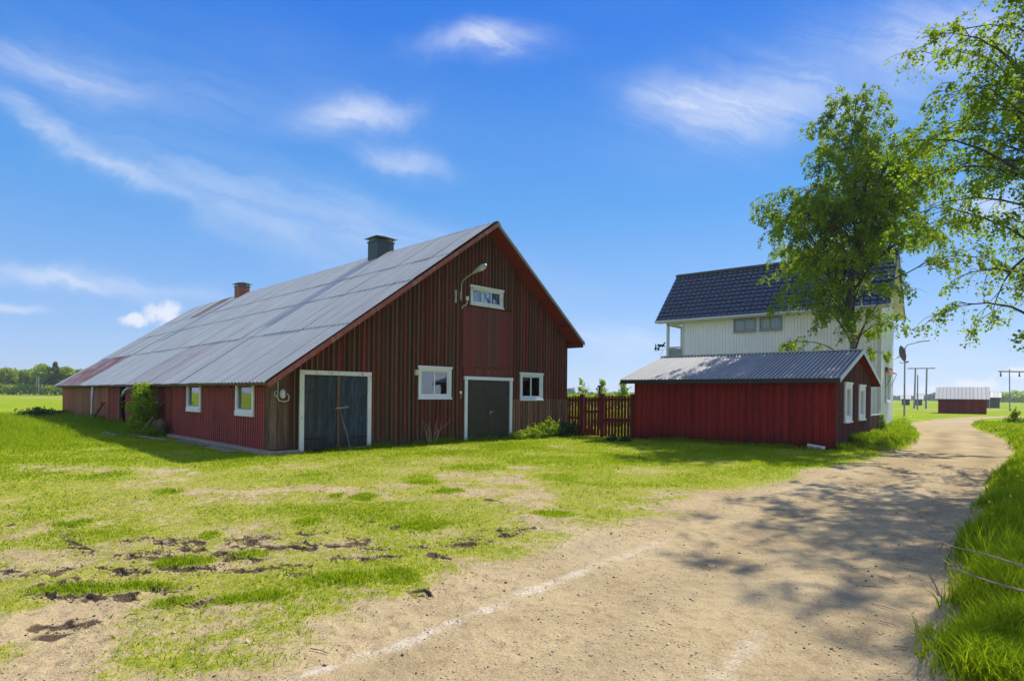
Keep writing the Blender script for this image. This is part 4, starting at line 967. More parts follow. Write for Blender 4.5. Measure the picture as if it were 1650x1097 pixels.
# ------------------------------------------------------------------ the white house
house = thing('white_house', 'pale two storey wooden house with black glazed tile roof behind the shed', 'house', (FH[0][0], FH[0][1], 0), FH[1])
HW, HL, HEZ, HRZ, HEO, HRU, HB = 4.66, 10.09, 6.1585, 9.271, -.512, 2.50, 11.06
HLO, HNO = 11.59, -.45; hs = (HRZ-HEZ)/(HRU-HEO)
def hroof(u, d=-.2): return HRZ-hs*abs(u-HRU)+d
MB().box(.02, HW-.02, .02, HL-.02, -.2, .225).build('foundation', M['foundation'], house)
MB().box(.05, HW, .03, HL, .2, 6.2).build('wall_core', M['housegable'], house)
xs = []; p = .158; n = int(HL/p)
m = MB(); v = 0.0
for k in range(n+1):
    v = k*HL/(n+1); p = HL/(n+1); xs += [(v, -.012), (v+p*.55, -.012), (v+p*.60, .030), (v+p*.96, .030)]
xs.append((HL, -.012)); q = len(xs)
m.add([(u, v, .22) for v, u in xs]+[(u, v, hroof(0, -.10)) for v, u in xs], [(k, q+k, q+k+1, k+1) for k in range(q-1)]).build('cladding', M['cladding'], house)
MB().prism([(0.0, .22), (HW, .22), (HW, hroof(HW, -.12)), (HRU, hroof(HRU, -.12)), (0.0, hroof(0, -.12))], (0, 0, 0), (1, 0, 0), (0, 0, 1), (0, 1, 0), .028).build('gable_wall', M['housegable'], house)
MB().prism([(0.05, 3.4), (HW, 3.4), (HW, hroof(HW, -.12)), (HRU, hroof(HRU, -.12)), (0.05, hroof(0.05, -.12))], (0, HL-.03, 0), (1, 0, 0), (0, 0, 1), (0, 1, 0), .028).build('far_gable', M['housegable'], house)
MB().box(-.03, .10, -.03, .09, .22, 6.0).build('corner_board', M['housetrim'], house)
MB().box(-.045, -.002, .09, .75, 3.80, 3.88).build('ledge', M['housetrim'], house)
MB().box(-.035, -.002, HL-.1, HL, 3.4, 5.9).build('corner_board', M['housetrim'], house)
for a, b in ((5.8896, 7.0844), (4.5473, 5.6934)):
    window(house, a, b, 5.2278, 5.9549, -.03, -1, 'u', ('greytrim', 'greytrim'), (.5,), .055, gl='glassdim')
window(house, 1.55, 3.1, 1.42, 2.96, 0, -1, 'v', ('coolwhite', 'coolwhite'), (.5,), .09)
hr = part_empty('roof', house)
def hslab(u0, u1, t0, t1, mat, name):
    z0, z1 = hroof(u0, 0), hroof(u1, 0); MB().hexa([(u0, HNO, z0-t1), (u1, HNO, z1-t1), (u1, HLO, z1-t1), (u0, HLO, z0-t1)], [(u0, HNO, z0-t0), (u1, HNO, z1-t0), (u1, HLO, z1-t0), (u0, HLO, z0-t0)]).build(name, mat, hr)
hslab(HEO+.05, HRU, .06, .12, M['housetrim'], 'roof_deck'); hslab(HRU, 5.6, .06, .12, M['housetrim'], 'roof_deck')
def tiled(u_top, u_eave, v0, v1, sgn):
    """stepped pantiles as one surface: each course overlaps the one below"""
    L_ = math.hypot(u_eave-u_top, hs*(u_eave-u_top)); rows = 12; tw = .30; cols = int(round((v1-v0)/tw)); tw = (v1-v0)/cols; seg = 6
    d = Vector((u_eave-u_top, 0, -hs*abs(u_eave-u_top))).normalized(); nn = Vector((sgn*hs, 0, 1)).normalized(); m = MB(); m.sm = False
    prof = [0, .006, .018, .045, .050, .030]
    nx = cols*seg+1
    for r_ in range(rows):
        for (s_, lift) in ((r_/rows, .0), ((r_+1)/rows, .045), ((r_+1)/rows+.001, .0)):
            for c in range(nx):
                hh = prof[c % seg]+lift
                pnt = Vector((u_top, v0+c*tw/seg, HRZ))+d*(L_*s_)+nn*(hh-.03)
                m.v.append(tuple(pnt))
    for r_ in range(rows*3-1):
        for c in range(nx-1):
            a = r_*nx+c; f_ = (a, a+1, a+nx+1, a+nx); m.f.append(f_ if sgn > 0 else f_[::-1])
    o = m.build('roof_tiles', M['tiles'], hr); o['kind'] = 'stuff'
tiled(HRU, HEO-.04, HNO, HLO, -1); tiled(HRU, 5.6, HNO, HLO, 1)
MB().tube([(HRU, HNO-.02, HRZ+.03), (HRU, HLO+.02, HRZ+.03)], .10, 8).build('ridge_tiles', M['tiles'], hr)
MB().box(HEO-.02, HEO+.02, HNO, HLO, HEZ-.20, HEZ-.045).build('fascia', M['housetrim'], hr)
MB().tube([(HEO-.08, HNO, HEZ-.10), (HEO-.08, HLO, HEZ-.10)], .055, 8).build('gutter', M['housetrim'], hr)
MB().box(HEO+.02, .0, HNO+.02, HLO-.02, HEZ-.17, HEZ-.14).build('eaves_soffit', M['housetrim'], hr)
for vv in (HNO, HLO-.03):
    for a, b in ((HEO, HRU), (HRU+.002, 5.6)):
        za, zb = hroof(a, 0), hroof(b, 0); MB().hexa([(a, vv, za-.2), (b, vv, zb-.2), (b, vv+.03, zb-.2), (a, vv+.03, za-.2)], [(a, vv, za+.0), (b, vv, zb+.0), (b, vv+.03, zb+.0), (a, vv+.03, za+.0)]).build('bargeboard', M['darkmetal'], hr)
MB().box(2.15, 2.85, 3.95, 4.85, 8.6, 9.85).build('chimney', M['darkmetal'], hr, .01)
# balcony at the far end
bc = part_empty('balcony', house)
MB().box(0, HW, HL, HB+.05, 3.35, 3.5).build('balcony_floor', M['housetrim'], bc)
for u, v in ((.07, HB-.02), (2.12, HB-.02), (HW-.07, HB-.02)):
    MB().box(u-.07, u+.07, v-.07, v+.07, 0, 6.05).build('post', M['housetrim'], bc)
MB().box(.0, .14, HL+.02, HB+.05, 5.86, 6.02).build('beam', M['housetrim'], bc); MB().box(.0, HW, HB-.09, HB+.05, 5.862, 6.018).build('beam', M['housetrim'], bc)
MB().box(.03, .11, HL, HB-.09, 4.50, 4.58).build('handrail', M['housetrim'], bc); MB().box(.14, HW, HB-.06, HB+.02, 4.50, 4.58).build('handrail', M['housetrim'], bc)
for k in range(7): a = HL+.03+k*.125; MB().box(.05, .075, a, a+.105, 3.45, 4.46).build('baluster', M['greytrim'], bc)
for k in range(30): a = .18+k*.15; MB().box(a, a+.13, HB-.03, HB-.005, 3.45, 4.46).build('baluster', M['greytrim'], bc)
# awning, dish and iron sign on the house
aw = place(thing('window_awning', 'small faded red awning folded over the gable window of the white house', 'awning'), FH, 2.3, -.03, 2.98)
MB().hexa([(-.85, -.02, .06), (.85, -.02, .06), (.85, -.02, .10), (-.85, -.02, .10)], [(-.85, -.30, -.12), (.85, -.30, -.12), (.85, -.30, -.08), (-.85, -.30, -.08)]).build('awning_cloth', M['redcloth'], aw)
MB().box(-.87, .87, -.10, 0, .06, .2).build('awning_box', M['darkmetal'], aw)
for s_ in (-.84, .84): MB().tube([(s_, -.02, -.8), (s_, -.15, -.5), (s_, -.29, -.10)], .012, 5).build('awning_arm', M['darkmetal'], aw)
ds = place(thing('satellite_dish', 'grey satellite dish on a curved arm on the gable of the white house', 'dish'), FH, 3.5, -.42, 3.95)
m = MB(); m.sm = True; n = 20; rr = .43; dv = Vector((.93, -.22, .22)).normalized(); e1 = Vector((-dv.y, dv.x, 0)).normalized(); e2 = dv.cross(e1)
ds.rotation_euler = (0, 0, 0)
for lay in range(5):
    r_ = rr*lay/4*1.0
    for k in range(n): t = 2*math.pi*k/n; m.v.append(tuple(e1*math.cos(t)*r_*.92+e2*math.sin(t)*r_+dv*(.13*(lay/4)**2)))
for lay in range(4):
    for k in range(n): a = lay*n+k; b = lay*n+(k+1) % n; m.f.append((a, b, b+n, a+n))
m.build('dish_bowl', M['dish'], ds)
MB().tube([(0, 0, -.42), (.22, .1, -.48), (.48, .18, -.40)], .018, 6).build('feed_arm', M['dish'], ds); MB().tube([(.46, .17, -.40), (.56, .2, -.36)], .055, 8).build('receiver', M['darkmetal'], ds)
MB().tube([(0, .0, -.1), (-.15, .05, -.22), (-.36, .22, -.2), (-.42, .32, -.1)], .028, 7).build('wall_arm', M['steel'], ds)
hsn = thing('iron_horse_sign', 'black iron silhouette of a trotting horse with sulky beside the balcony post', 'iron sign')
hp = Vector(at(1073, 563.5, 0)) if False else Vector((loc(FH, 0, HB)[0], loc(FH, 0, HB)[1], 0))
Yp = hp.y; zb = at(1074, 563.5, Yp)[2]; sc_ = Yp/F_PX
hsn.location = (hp.x-.06, hp.y, zb)
horse = [(-15, 9), (-14, 7.2), (-12, 7.6), (-10, 8.2), (-6, 8.4), (-4.5, 9.6), (-3.2, 12.2), (-2.2, 12.4), (-.6, 9.9), (-1.0, 9.2), (-2.6, 10.0), (-2.9, 7.6), (-2.0, 5.8), (-.6, 4.6), (-1.0, 4.0), (-3.4, 5.2), (-5, 5.1), (-6.2, 3.0), (-7.0, 3.0), (-6.2, 5.0), (-9, 4.8), (-10.4, 3.2), (-11, .8), (-11.8, .8), (-11.2, 4), (-12.5, 5.6)]
MB().prism([(x*sc_, y*sc_) for x, y in horse], (0, 0, 0), (1, 0, 0), (0, 0, 1), (0, 1, 0), .012).build('horse', M['iron'], hsn)
MB().prism([((-17.6+dx_)*sc_, (dy_)*sc_) for dx_, dy_ in ((0, 9.5), (.8, 9.5), (1.0, 7.6), (2.4, 5.8), (5.5, 6.2), (5.5, 5.4), (2.2, 4.8), (1.8, 3.4), (.2, 4.4), (-.2, 7))], (0, .014, 0), (1, 0, 0), (0, 0, 1), (0, 1, 0), .012).build('driver', M['iron'], hsn)
for cx in (-16.8, -12.4):
    MB().prism([((cx+2.0*math.cos(t))*sc_, (1.6+2.6*math.sin(t))*sc_) for t in np.linspace(0, 2*math.pi, 13)[:-1]], (0, .028, 0), (1, 0, 0), (0, 0, 1), (0, 1, 0), .012).build('sulky_wheel', M['iron'], hsn)
MB().bar((-19*sc_, 0, -2.6*sc_), (1*sc_, 0, 1.2*sc_), .015, .02).build('bar', M['iron'], hsn)
MB().tube([(-11*sc_, 0, -8*sc_), (-8*sc_, 0, -6.5*sc_), (-6*sc_, 0, -4*sc_), (-5.5*sc_, 0, -1*sc_)], .008, 5).build('scroll', M['iron'], hsn)

# ------------------------------------------------------------------ barns, poles and lines in the fields
def field_barn(name, label, pl, pr, zt, zr, depth, mw, mr, over=.25, boards=12, nsheet=14, cat='barn'):
    mid = (Vector((*pl, 0))+Vector((*pr, 0)))/2; rn = mid.normalized(); d = Vector((rn.y, -rn.x, 0)); rz = math.atan2(d.y, d.x)
    half = .5*mid.length*(math.atan2(pr[0], pr[1])-math.atan2(pl[0], pl[1])); L_ = 2*half; A_ = mid-d*half; B_ = mid+d*half
    t = thing(name, label, cat, A_, rz)
    wl = part_empty('wall', t); w_ = L_/boards
    for k in range(boards): MB().box(k*w_, (k+.97)*w_, -random.uniform(0, .03), .05, -.2, zt).build('board', mw, wl)
    MB().box(0.02, L_-.02, .06, depth, -.2, zt-.02).build('wall_core', mw, t)
    rp_ = part_empty('roof', t); sw_ = (L_+2*over)/nsheet
    hgt = zr-zt; run = depth/2+over; dn = Vector((0, -run, -hgt)).normalized(); nn = Vector((0, -hgt, run)).normalized()
    for k in range(nsheet):
        o = MB().hexa([(-over+k*sw_, -over, zt-.04), (-over+(k+.93)*sw_, -over, zt-.04), (-over+(k+.93)*sw_, depth/2, zr-.04), (-over+k*sw_, depth/2, zr-.04)],
                      [(-over+k*sw_, -over, zt+.02), (-over+(k+.93)*sw_, -over, zt+.02), (-over+(k+.93)*sw_, depth/2, zr+.02), (-over+k*sw_, depth/2, zr+.02)]).build('roof_sheet', mr, rp_)
    MB().hexa([(-over, depth/2+.01, zr-.06), (L_+over, depth/2+.01, zr-.06), (L_+over, depth+over, zt-.06), (-over, depth+over, zt-.06)], [(-over, depth/2+.01, zr), (L_+over, depth/2+.01, zr), (L_+over, depth+over, zt), (-over, depth+over, zt)]).build('back_slope', mr, rp_)
    for x0 in (.0, L_-.05): MB().prism([(.06, zt-.1), (depth, zt-.1), (depth/2, zr-.1)], (x0, 0, 0), (0, 1, 0), (0, 0, 1), (1, 0, 0), .05).build('gable', mw, t)
    return t
M['fieldzinc'] = zinc('field_barn_zinc', (.31, .31, .31), (.28, .26, .24), .7, .9, .7, 0, .3, groove_shade=0)
fb = field_barn('field_barn', 'small red field barn with pale ribbed roof beyond the bend of the gravel road', G(1510.5, 666.3), G(1589, 666.8), 1.62, 2.98, 4.2, M['farred'], M['fieldzinc'], .28)
field_barn('field_barn', 'small grey field barn just right of the red one, farther away in the field', G(1580, 657), G(1611, 657.6), 2.0, 3.0, 5, M['fargrey'], M['fieldzinc'], .3, 6, 6)
field_barn('field_barn', 'tiny pale roofed barn far in the field left of the twin power poles', G(1453, 652.6), G(1466, 652.8), 1.5, 2.6, 5, M['fargrey'], M['fieldzinc'], .3, 4, 4)
field_barn('field_barn', 'tiny pale roofed barn far in the field seen between the twin power poles', G(1475, 653), G(1486, 653.2), 1.5, 2.6, 5, M['fargrey'], M['fieldzinc'], .3, 4, 4)
def pole_at(name, label, px, py0, py1, rad_, cat='pole', lean=0.0, group=None):
    x, y = G(px, py0); t = thing(name, label, cat, (x, y, 0), 0, group); h = at(px, py1, y)[2]
    MB().tube([(0, 0, -.3), (lean*h, 0, h)], [rad_, rad_*.75], 8).build('shaft', M['pole'], t); return t, h, y
t, h, y = pole_at('lamp_post', 'tall slim roadside lamp post rising behind the satellite dish', 1457.0, 671.5, 560, .075, 'lamp post')
MB().tube([(0, 0, h-.05), (.25, 0, h+.25), (1.2, -.1, h+.5)], .04, 6).build('arm', M['pole'], t); MB().bar((1.1, -.1, h+.5), (2.0, -.2, h+.62), .22, .09).build('lamp_head', M['lamp'], t)
x0, y0 = G(1473, 658.2); x1, y1 = G(1491.8, 658.5)
tp = thing('power_pole', 'twin legged wooden power pole with one crossbar in the field behind the dish', 'power pole', (x0, y0, 0)); h = at(1473, 593.5, y0)[2]; d = Vector((x1-x0, y1-y0, 0))
MB().tube([(0, 0, -.3), (0.15, 0, h)], [.15, .11], 8).build('leg', M['pole'], tp); MB().tube([(d.x, d.y, -.3), (d.x+.1, d.y, h)], [.15, .11], 8).build('leg', M['pole'], tp)
MB().bar((-.9, -.9*d.y/d.x, h), (d.x+1.1, d.y+1.1*d.y/d.x, h), .16, .16).build('crossbar', M['pole'], tp)
pole_at('wooden_pole', 'single thin pole standing between the legs of the twin power pole', 1478.2, 660.2, 604, .10)
pole_at('wooden_pole', 'short thin pole at the right end of the red field barn', 1594.5, 658, 630, .08)
t, h, y = pole_at('power_pole', 'wooden power pole with a long crossbar at the right edge, behind the roadside shrub', 1627.2, 661.5, 595, .085, 'power pole', -.02)
cz = at(1626, 598.5, y)[2]; MB().bar((-1.7, 0, cz), (4.4, 0.3, cz), .16, .18).build('crossbar', M['pole'], t)
for q in (-1.4, 1.35, 4.1): MB().tube([(q, 0, cz), (q, 0, cz-.75)], [.05, .13], 6).build('insulator', M['darkmetal'], t)
ltp = [(0, 0)]
for k, (px, py, top) in enumerate([(59, 636.6, 606), (62, 636.7, 606.5), (101.3, 637, 612)]):
    pole_at('wooden_pole', ['pale pole before the left forest edge, left one of the close pair', 'pale pole before the left forest edge, right one of the close pair', 'thin pole in the green field right beside the far corner of the barn'][k], px, py, top, .12)
# power line running from the barn gable down to the right
wire = MB().tube([Vector(loc(FB, BW, .1)+(3.0,)), Vector(loc(FB, BW+3, 4.0)+(2.55,)), Vector(loc(FB, BW+6.5, 8)+(2.3,))], .012, 4).build('overhead_cable', M['iron']); tag(wire, 'thin black cable running from the right corner of the barn over the fence', 'cable')
yp = thing('yard_post', 'thin dark green post with a small cap beyond the picket fence', 'post', (*G(966, 702, 0), 0)); yy = yp.location.y; yp.location = (at(966, 650, 27)[0], 27, 0)
MB().tube([(0, 0, -.2), (0, 0, at(966, 624, 27)[2])], .05, 8).build('shaft', M['darkmetal'], yp); MB().box(-.09, .09, -.09, .09, at(966, 624, 27)[2], at(966, 622, 27)[2]+.03).build('cap', M['darkmetal'], yp)

# ------------------------------------------------------------------ trees
def nrm(v): return v/(np.linalg.norm(v)+1e-9)
def grow(p, d, L, n, droop, wander, rg):
    pts = [p]; d = nrm(d)
    for k in range(n):
        d = nrm(d+rg.normal(0, wander, 3)+np.array([0, 0, -droop])*(k+1)/n); p = p+d*L/n; pts.append(p)
    return pts
class Wood:
    def __init__(s): s.v = []; s.f = []; s.r = []
    def limb(s, pts, r0, r1, k):
        n = len(pts); base = len(s.v); prev = None
        for i, p in enumerate(pts):
            d = nrm(pts[min(i+1, n-1)]-pts[max(i-1, 0)]); a = np.cross(d, [0, 0, 1.0]) if prev is None else prev-d*prev.dot(d)
            if np.linalg.norm(a) < 1e-3: a = np.cross(d, [1.0, 0, 0])
            a = nrm(a); prev = a; b = np.cross(d, a); r = r0+(r1-r0)*i/(n-1)
            for j in range(k): t = 2*math.pi*j/k; s.v.append(p+(a*math.cos(t)+b*math.sin(t))*r); s.r.append(r)
        for i in range(n-1):
            for j in range(k): j2 = (j+1) % k; s.f.append((base+i*k+j, base+i*k+j2, base+(i+1)*k+j2, base+(i+1)*k+j))
def leaves(P, size, rg, tint, hang=.6):
    n = len(P); up = np.array([0, 0, -1.0])
    ax = rg.normal(0, 1, (n, 3)); ax = ax/np.linalg.norm(ax, axis=1)[:, None]; ax = ax*(1-hang)+up*hang; ax /= np.linalg.norm(ax, axis=1)[:, None]
    b = np.cross(ax, rg.normal(0, 1, (n, 3))); b /= np.linalg.norm(b, axis=1)[:, None]
    L = (size*rg.uniform(.65, 1.3, n))[:, None]; Wd = L*.42
    nrm_ = np.cross(ax, b)
    v0 = P; v1 = P+ax*L*.45+b*Wd+nrm_*L*.08; v2 = P+ax*L; v3 = P+ax*L*.45-b*Wd+nrm_*L*.08
    V_ = np.stack([v0, v1, v2, v3], 1).reshape(-1, 3); F_ = np.arange(n)[:, None]*4+[0, 1, 2, 3]
    return V_, F_, np.repeat(tint, 4)
def birch(name, label, base, H, r0, reach, seed, nlimb, leaf, nleaf, lean=(0, 0), forks=(), wind=(0, 0), start=.2):
    rg = np.random.default_rng(seed); root = thing(name, label, 'tree', base)
    Wd = Wood(); LP = []
    trunk = [np.zeros(3)+np.array([0, 0, -.2])]
    n = 16
    for k in range(1, n+1):
        t = k/n; trunk.append(np.array([lean[0]*t**1.3*H+rg.normal(0, .018)*H*.25*(t < .95), lean[1]*t**1.3*H+rg.normal(0, .018)*H*.25, t*H]))
    Wd.limb(trunk, r0, .015, 10)
    def tp(t):
        q = t*n; i = min(int(q), n-1); return trunk[i]+(trunk[i+1]-trunk[i])*(q-i)
    stems = [(tp, H, 0.0)]
    for (t0, az, el, Ln) in forks:
        p = tp(t0); d = np.array([math.cos(az)*math.cos(el), math.sin(az)*math.cos(el), math.sin(el)])
        pts = grow(p, d, Ln, 8, -.12, .05, rg); Wd.limb(pts, r0*(1-t0)*.7, .012, 7)
        stems.append((lambda t, pts=pts: pts[min(int(t*8), 7)]+(pts[min(int(t*8), 7)+1]-pts[min(int(t*8), 7)])*(t*8-min(int(t*8), 7)), Ln, .0))
    per = [int(nlimb*s_[1]/sum(q[1] for q in stems)) for s_ in stems]
    ga = 2.39996
    for si, (fn, LnS, _) in enumerate(stems):
        for i_ in range(per[si]):
            t = (start if si == 0 else .15)+(.98-(start if si == 0 else .15))*((i_+.5)/per[si])**.9
            p = fn(t); az = i_*ga+si*1.3+rg.normal(0, .3); z = p[2]
            Ln = reach(z/H, az)*rg.uniform(.65, 1.1)
            if Ln < .25: continue
            Ln = max(.4, Ln-np.hypot(p[0]-lean[0]*z, p[1]-lean[1]*z)*(si > 0)*.8)
            el = R(48)+R(22)*t+rg.normal(0, .12); d = np.array([math.cos(az)*math.cos(el), math.sin(az)*math.cos(el), math.sin(el)])
            main = grow(p, d, Ln*1.12, 7, .34, .08, rg); rr = max(.012, r0*.30*(1-t*.7)*min(1, Ln/3)); Wd.limb(main, rr, .006, 5)
            for s_ in range(int(4+Ln*2.6)):
                q = rg.uniform(.18, 1.0); i2 = min(int(q*7), 6); pp = main[i2]+(main[i2+1]-main[i2])*(q*7-i2)
                md = nrm(main[i2+1]-main[i2]); side = nrm(np.cross(md, [0, 0, 1.0]))*rg.choice([-1, 1]); dd = nrm(md*.7+side*rg.uniform(.4, 1.0)+np.array([0, 0, rg.uniform(-.2, .5)]))
                L2 = Ln*rg.uniform(.14, .34)*(1.25-q*.5)+.15
                sec = grow(pp, dd, L2, 4, .45, .12, rg); Wd.limb(sec, .007+.004*L2, .003, 3)
                for w_ in range(int(2+L2*3.2)):
                    q2 = rg.uniform(.2, 1); i3 = min(int(q2*4), 3); p3 = sec[i3]+(sec[i3+1]-sec[i3])*(q2*4-i3)
                    d3 = nrm(nrm(sec[i3+1]-sec[i3])*.6+rg.normal(0, .55, 3)+np.array([wind[0], wind[1], -.2])); L3 = rg.uniform(.15, .45)*(1+.25*Ln/3)
                    tw = grow(p3, d3, L3, 3, 1.0, .12, rg)
                    if rg.random() < .5: Wd.limb(tw, .003, .0015, 3)
                    nl_ = max(2, int(L3*nleaf))
                    tt = rg.uniform(.1, 1, nl_)*3; ii = np.minimum(tt.astype(int), 2); TW_ = np.array(tw)
                    LP.append(TW_[ii]+(TW_[ii+1]-TW_[ii])*(tt-ii)[:, None]+rg.normal(0, .035, (nl_, 3)))
    P = np.concatenate(LP); cl_n = vnoise(P[:, 0]+50+P[:, 2]*.7, P[:, 1]+50-P[:, 2]*.4, .9, seed); P = P[rg.uniform(0, 1, len(P)) < sstep(cl_n, .10, .42)+.12]
    cn_ = vnoise(P[:, 0]+80+P[:, 2]*.5, P[:, 1]+20+P[:, 2]*.8, .7, seed+3)
    V_, F_, T_ = leaves(P, leaf, rg, np.clip(cn_*.7+rg.normal(0, .2, len(P))+.15, 0, 1), .35)
    me = mesh_np('trunk', Wd.v, Wd.f, M['bark'], dict(radius=Wd.r), True); tr_ = obj('trunk', me, root)
    o = obj('crown', mesh_np('crown', V_, F_, M['leaf'], dict(tint=T_)), root); o['kind'] = 'stuff'
    return root, len(P)
def reach1(t, az):
    side = (1+.06*math.cos(az))*(.62 if (t < .30 and math.cos(az) > .2) else 1)
    return (0 if t < .17 else np.interp(t, [.17, .24, .34, .46, .60, .75, .90, 1.0], [3.2, 4.3, 4.8, 4.6, 3.9, 3.0, 1.8, .5]))*side
_, n1_ = birch('birch_tree', 'birch with light green crown rising behind the red shed before the white house', (14.3, 24.9, 0), 14.0, .17, reach1, 17, 135, .088, 50,
      forks=[(.36, 2.9, R(62), 4.6), (.42, .1, R(60), 4.8), (.52, 4.4, R(66), 3.8), (.58, 1.2, R(68), 3.6)], wind=(.15, 0), start=.19)
def reach2(t, az):
    toward = math.cos(az-2.95)                                     # longer to the left, over the road
    r_ = np.interp(t, [.15, .28, .42, .60, .72, .82, .92, 1.0], [3.2, 3.9, 4.0, 4.1, 3.6, 2.4, 1.2, .5])
    return r_*(1+.06*toward)
_, n2_ = birch('birch_tree', 'big leafy birch overhanging the gravel road from the right edge', (12.9, 13.2, 0), 12.6, .22, reach2, 29, 120, .078, 36,
      forks=[(.34, 3.3, R(62), 4.0), (.42, 2.2, R(66), 3.8), (.38, .4, R(58), 4.5)], wind=(-.2, -.1), start=.16)
print('birch leaves', n1_, n2_)

def blob_tree(name, mat, H, Rc, seed, n, qs, conif=False):
    """a distant tree: trunk plus a crown of many leaf-clump faces with an uneven outline"""
    rg = np.random.default_rng(seed)
    if conif:
        t = rg.uniform(0, 1, n)**.8; a = rg.uniform(0, 2*math.pi, n); rr = Rc*(1-t)*(.35+.65*np.sqrt(rg.uniform(0, 1, n)))*(1+.25*np.sin(t*34))
        P = np.stack([np.cos(a)*rr, np.sin(a)*rr, H*(.10+.90*t)-rr*.25], 1)
    else:
        nb = 16; ca = rg.normal(0, 1, (nb, 3)); ca /= np.linalg.norm(ca, axis=1)[:, None]; cen = ca*np.array([Rc*.58, Rc*.58, H*.27])+np.array([0, 0, H*.60]); rad_ = rg.uniform(.26, .50, nb)*Rc
        k = rg.integers(0, nb, n); d = rg.normal(0, 1, (n, 3)); d /= np.linalg.norm(d, axis=1)[:, None]; P = cen[k]+d*(rad_[k]*rg.uniform(.55, 1.08, n))[:, None]
    tint = np.clip((P[:, 2]/H-.35)*.5+rg.normal(.3, .22, n), 0, 1)
    V_, F_, T_ = leaves(P, qs, rg, tint, .15)
    return V_, F_, T_
def tree_protos():
    out = []
    for k in range(4): out.append((mesh_np('crown', *blob_tree('t', None, 9.5, 3.2, 100+k, 1500, .62)[:2], M['farleaf'], dict(tint=blob_tree('t', None, 9.5, 3.2, 100+k, 1500, .62)[2])), False))
    for k in range(2):
        q = blob_tree('t', None, 10.6, 2.7, 200+k, 1300, .62, True); out.append((mesh_np('crown', q[0], q[1], M['fardark'], dict(tint=q[2])), True))
    return out
PR = tree_protos()
tm = MB().tube([(0, 0, -.3), (.05, 0, 3), (0, .05, 6.5)], [.17, .12, .05], 6).mesh('trunk', M['pole'])
rg = np.random.default_rng(5)
for k in range(78):
    row = k % 2; tx = -213+k*1.72+rg.uniform(-.9, .9); ty = 186+row*8+rg.uniform(-4, 4)+(tx+150)*-.10
    pi_ = int(rg.choice([0, 1, 2, 3, 4, 5], p=[.2, .2, .2, .18, .12, .10])); me, con = PR[pi_]; s_ = rg.uniform(.78, 1.12)*(1.0 if not con else .93)
    px_ = 825+F_PX*tx/ty
    if px_ > 190: continue
    t = thing('spruce_tree' if con else 'broadleaf_tree', 'dark pointed spruce standing in the forest edge beyond the left field' if con else 'round green broadleaf tree in the forest edge beyond the left field', 'tree', (tx, ty, 0), rg.uniform(0, 6.28), 'spruces in the left forest edge' if con else 'broadleaf trees in the left forest edge')
    t.scale = (s_, s_, s_*rg.uniform(.85, 1.05)*.97)
    cr = obj('crown', me, t); cr['kind'] = 'stuff'; obj('trunk', tm, t)
# undergrowth at the foot of that forest edge and the far forests on the horizon, too far to count
def forest_band(name, segs, mat, n, qs, seed, wdt=14):
    rg = np.random.default_rng(seed); P = []
    for (P0_, P1_, h0, share) in segs:
        m_ = int(n*share); t = rg.uniform(0, 1, m_); x = P0_[0]+(P1_[0]-P0_[0])*t; y = P0_[1]+(P1_[1]-P0_[1])*t+rg.uniform(0, wdt, m_)
        L_ = math.hypot(P1_[0]-P0_[0], P1_[1]-P0_[1]); top = h0*(.50+.65*fbm(t*L_, y*.3, 11, 3, seed)); z = top*np.sqrt(rg.uniform(0, 1, m_))
        P.append(np.stack([x, y, z], 1))
    P = np.concatenate(P); V_, F_, T_ = leaves(P, qs, rg, np.clip(rg.normal(.4, .25, len(P)), 0, 1), .1)
    o = obj(name, mesh_np(name, V_, F_, M[mat], dict(tint=T_))); o['kind'] = 'stuff'
forest_band('undergrowth', [((-225, 186), (-125, 176), 3.6, 1)], 'farleaf', 9000, .7, 31, 6)
forest_band('far_forest', [((-300, 620), (60, 560), 9, .15), ((20, 560), (400, 560), 4.2, .2), ((340, 470), (520, 500), 6, .12)], 'fardark', 60000, 2.2, 32, 30)
forest_band('distant_wood', [((283, 330), (345, 350), 7.6, .5), ((265, 345), (290, 350), 3.8, .12)], 'farleaf', 16000, 1.3, 33, 25)

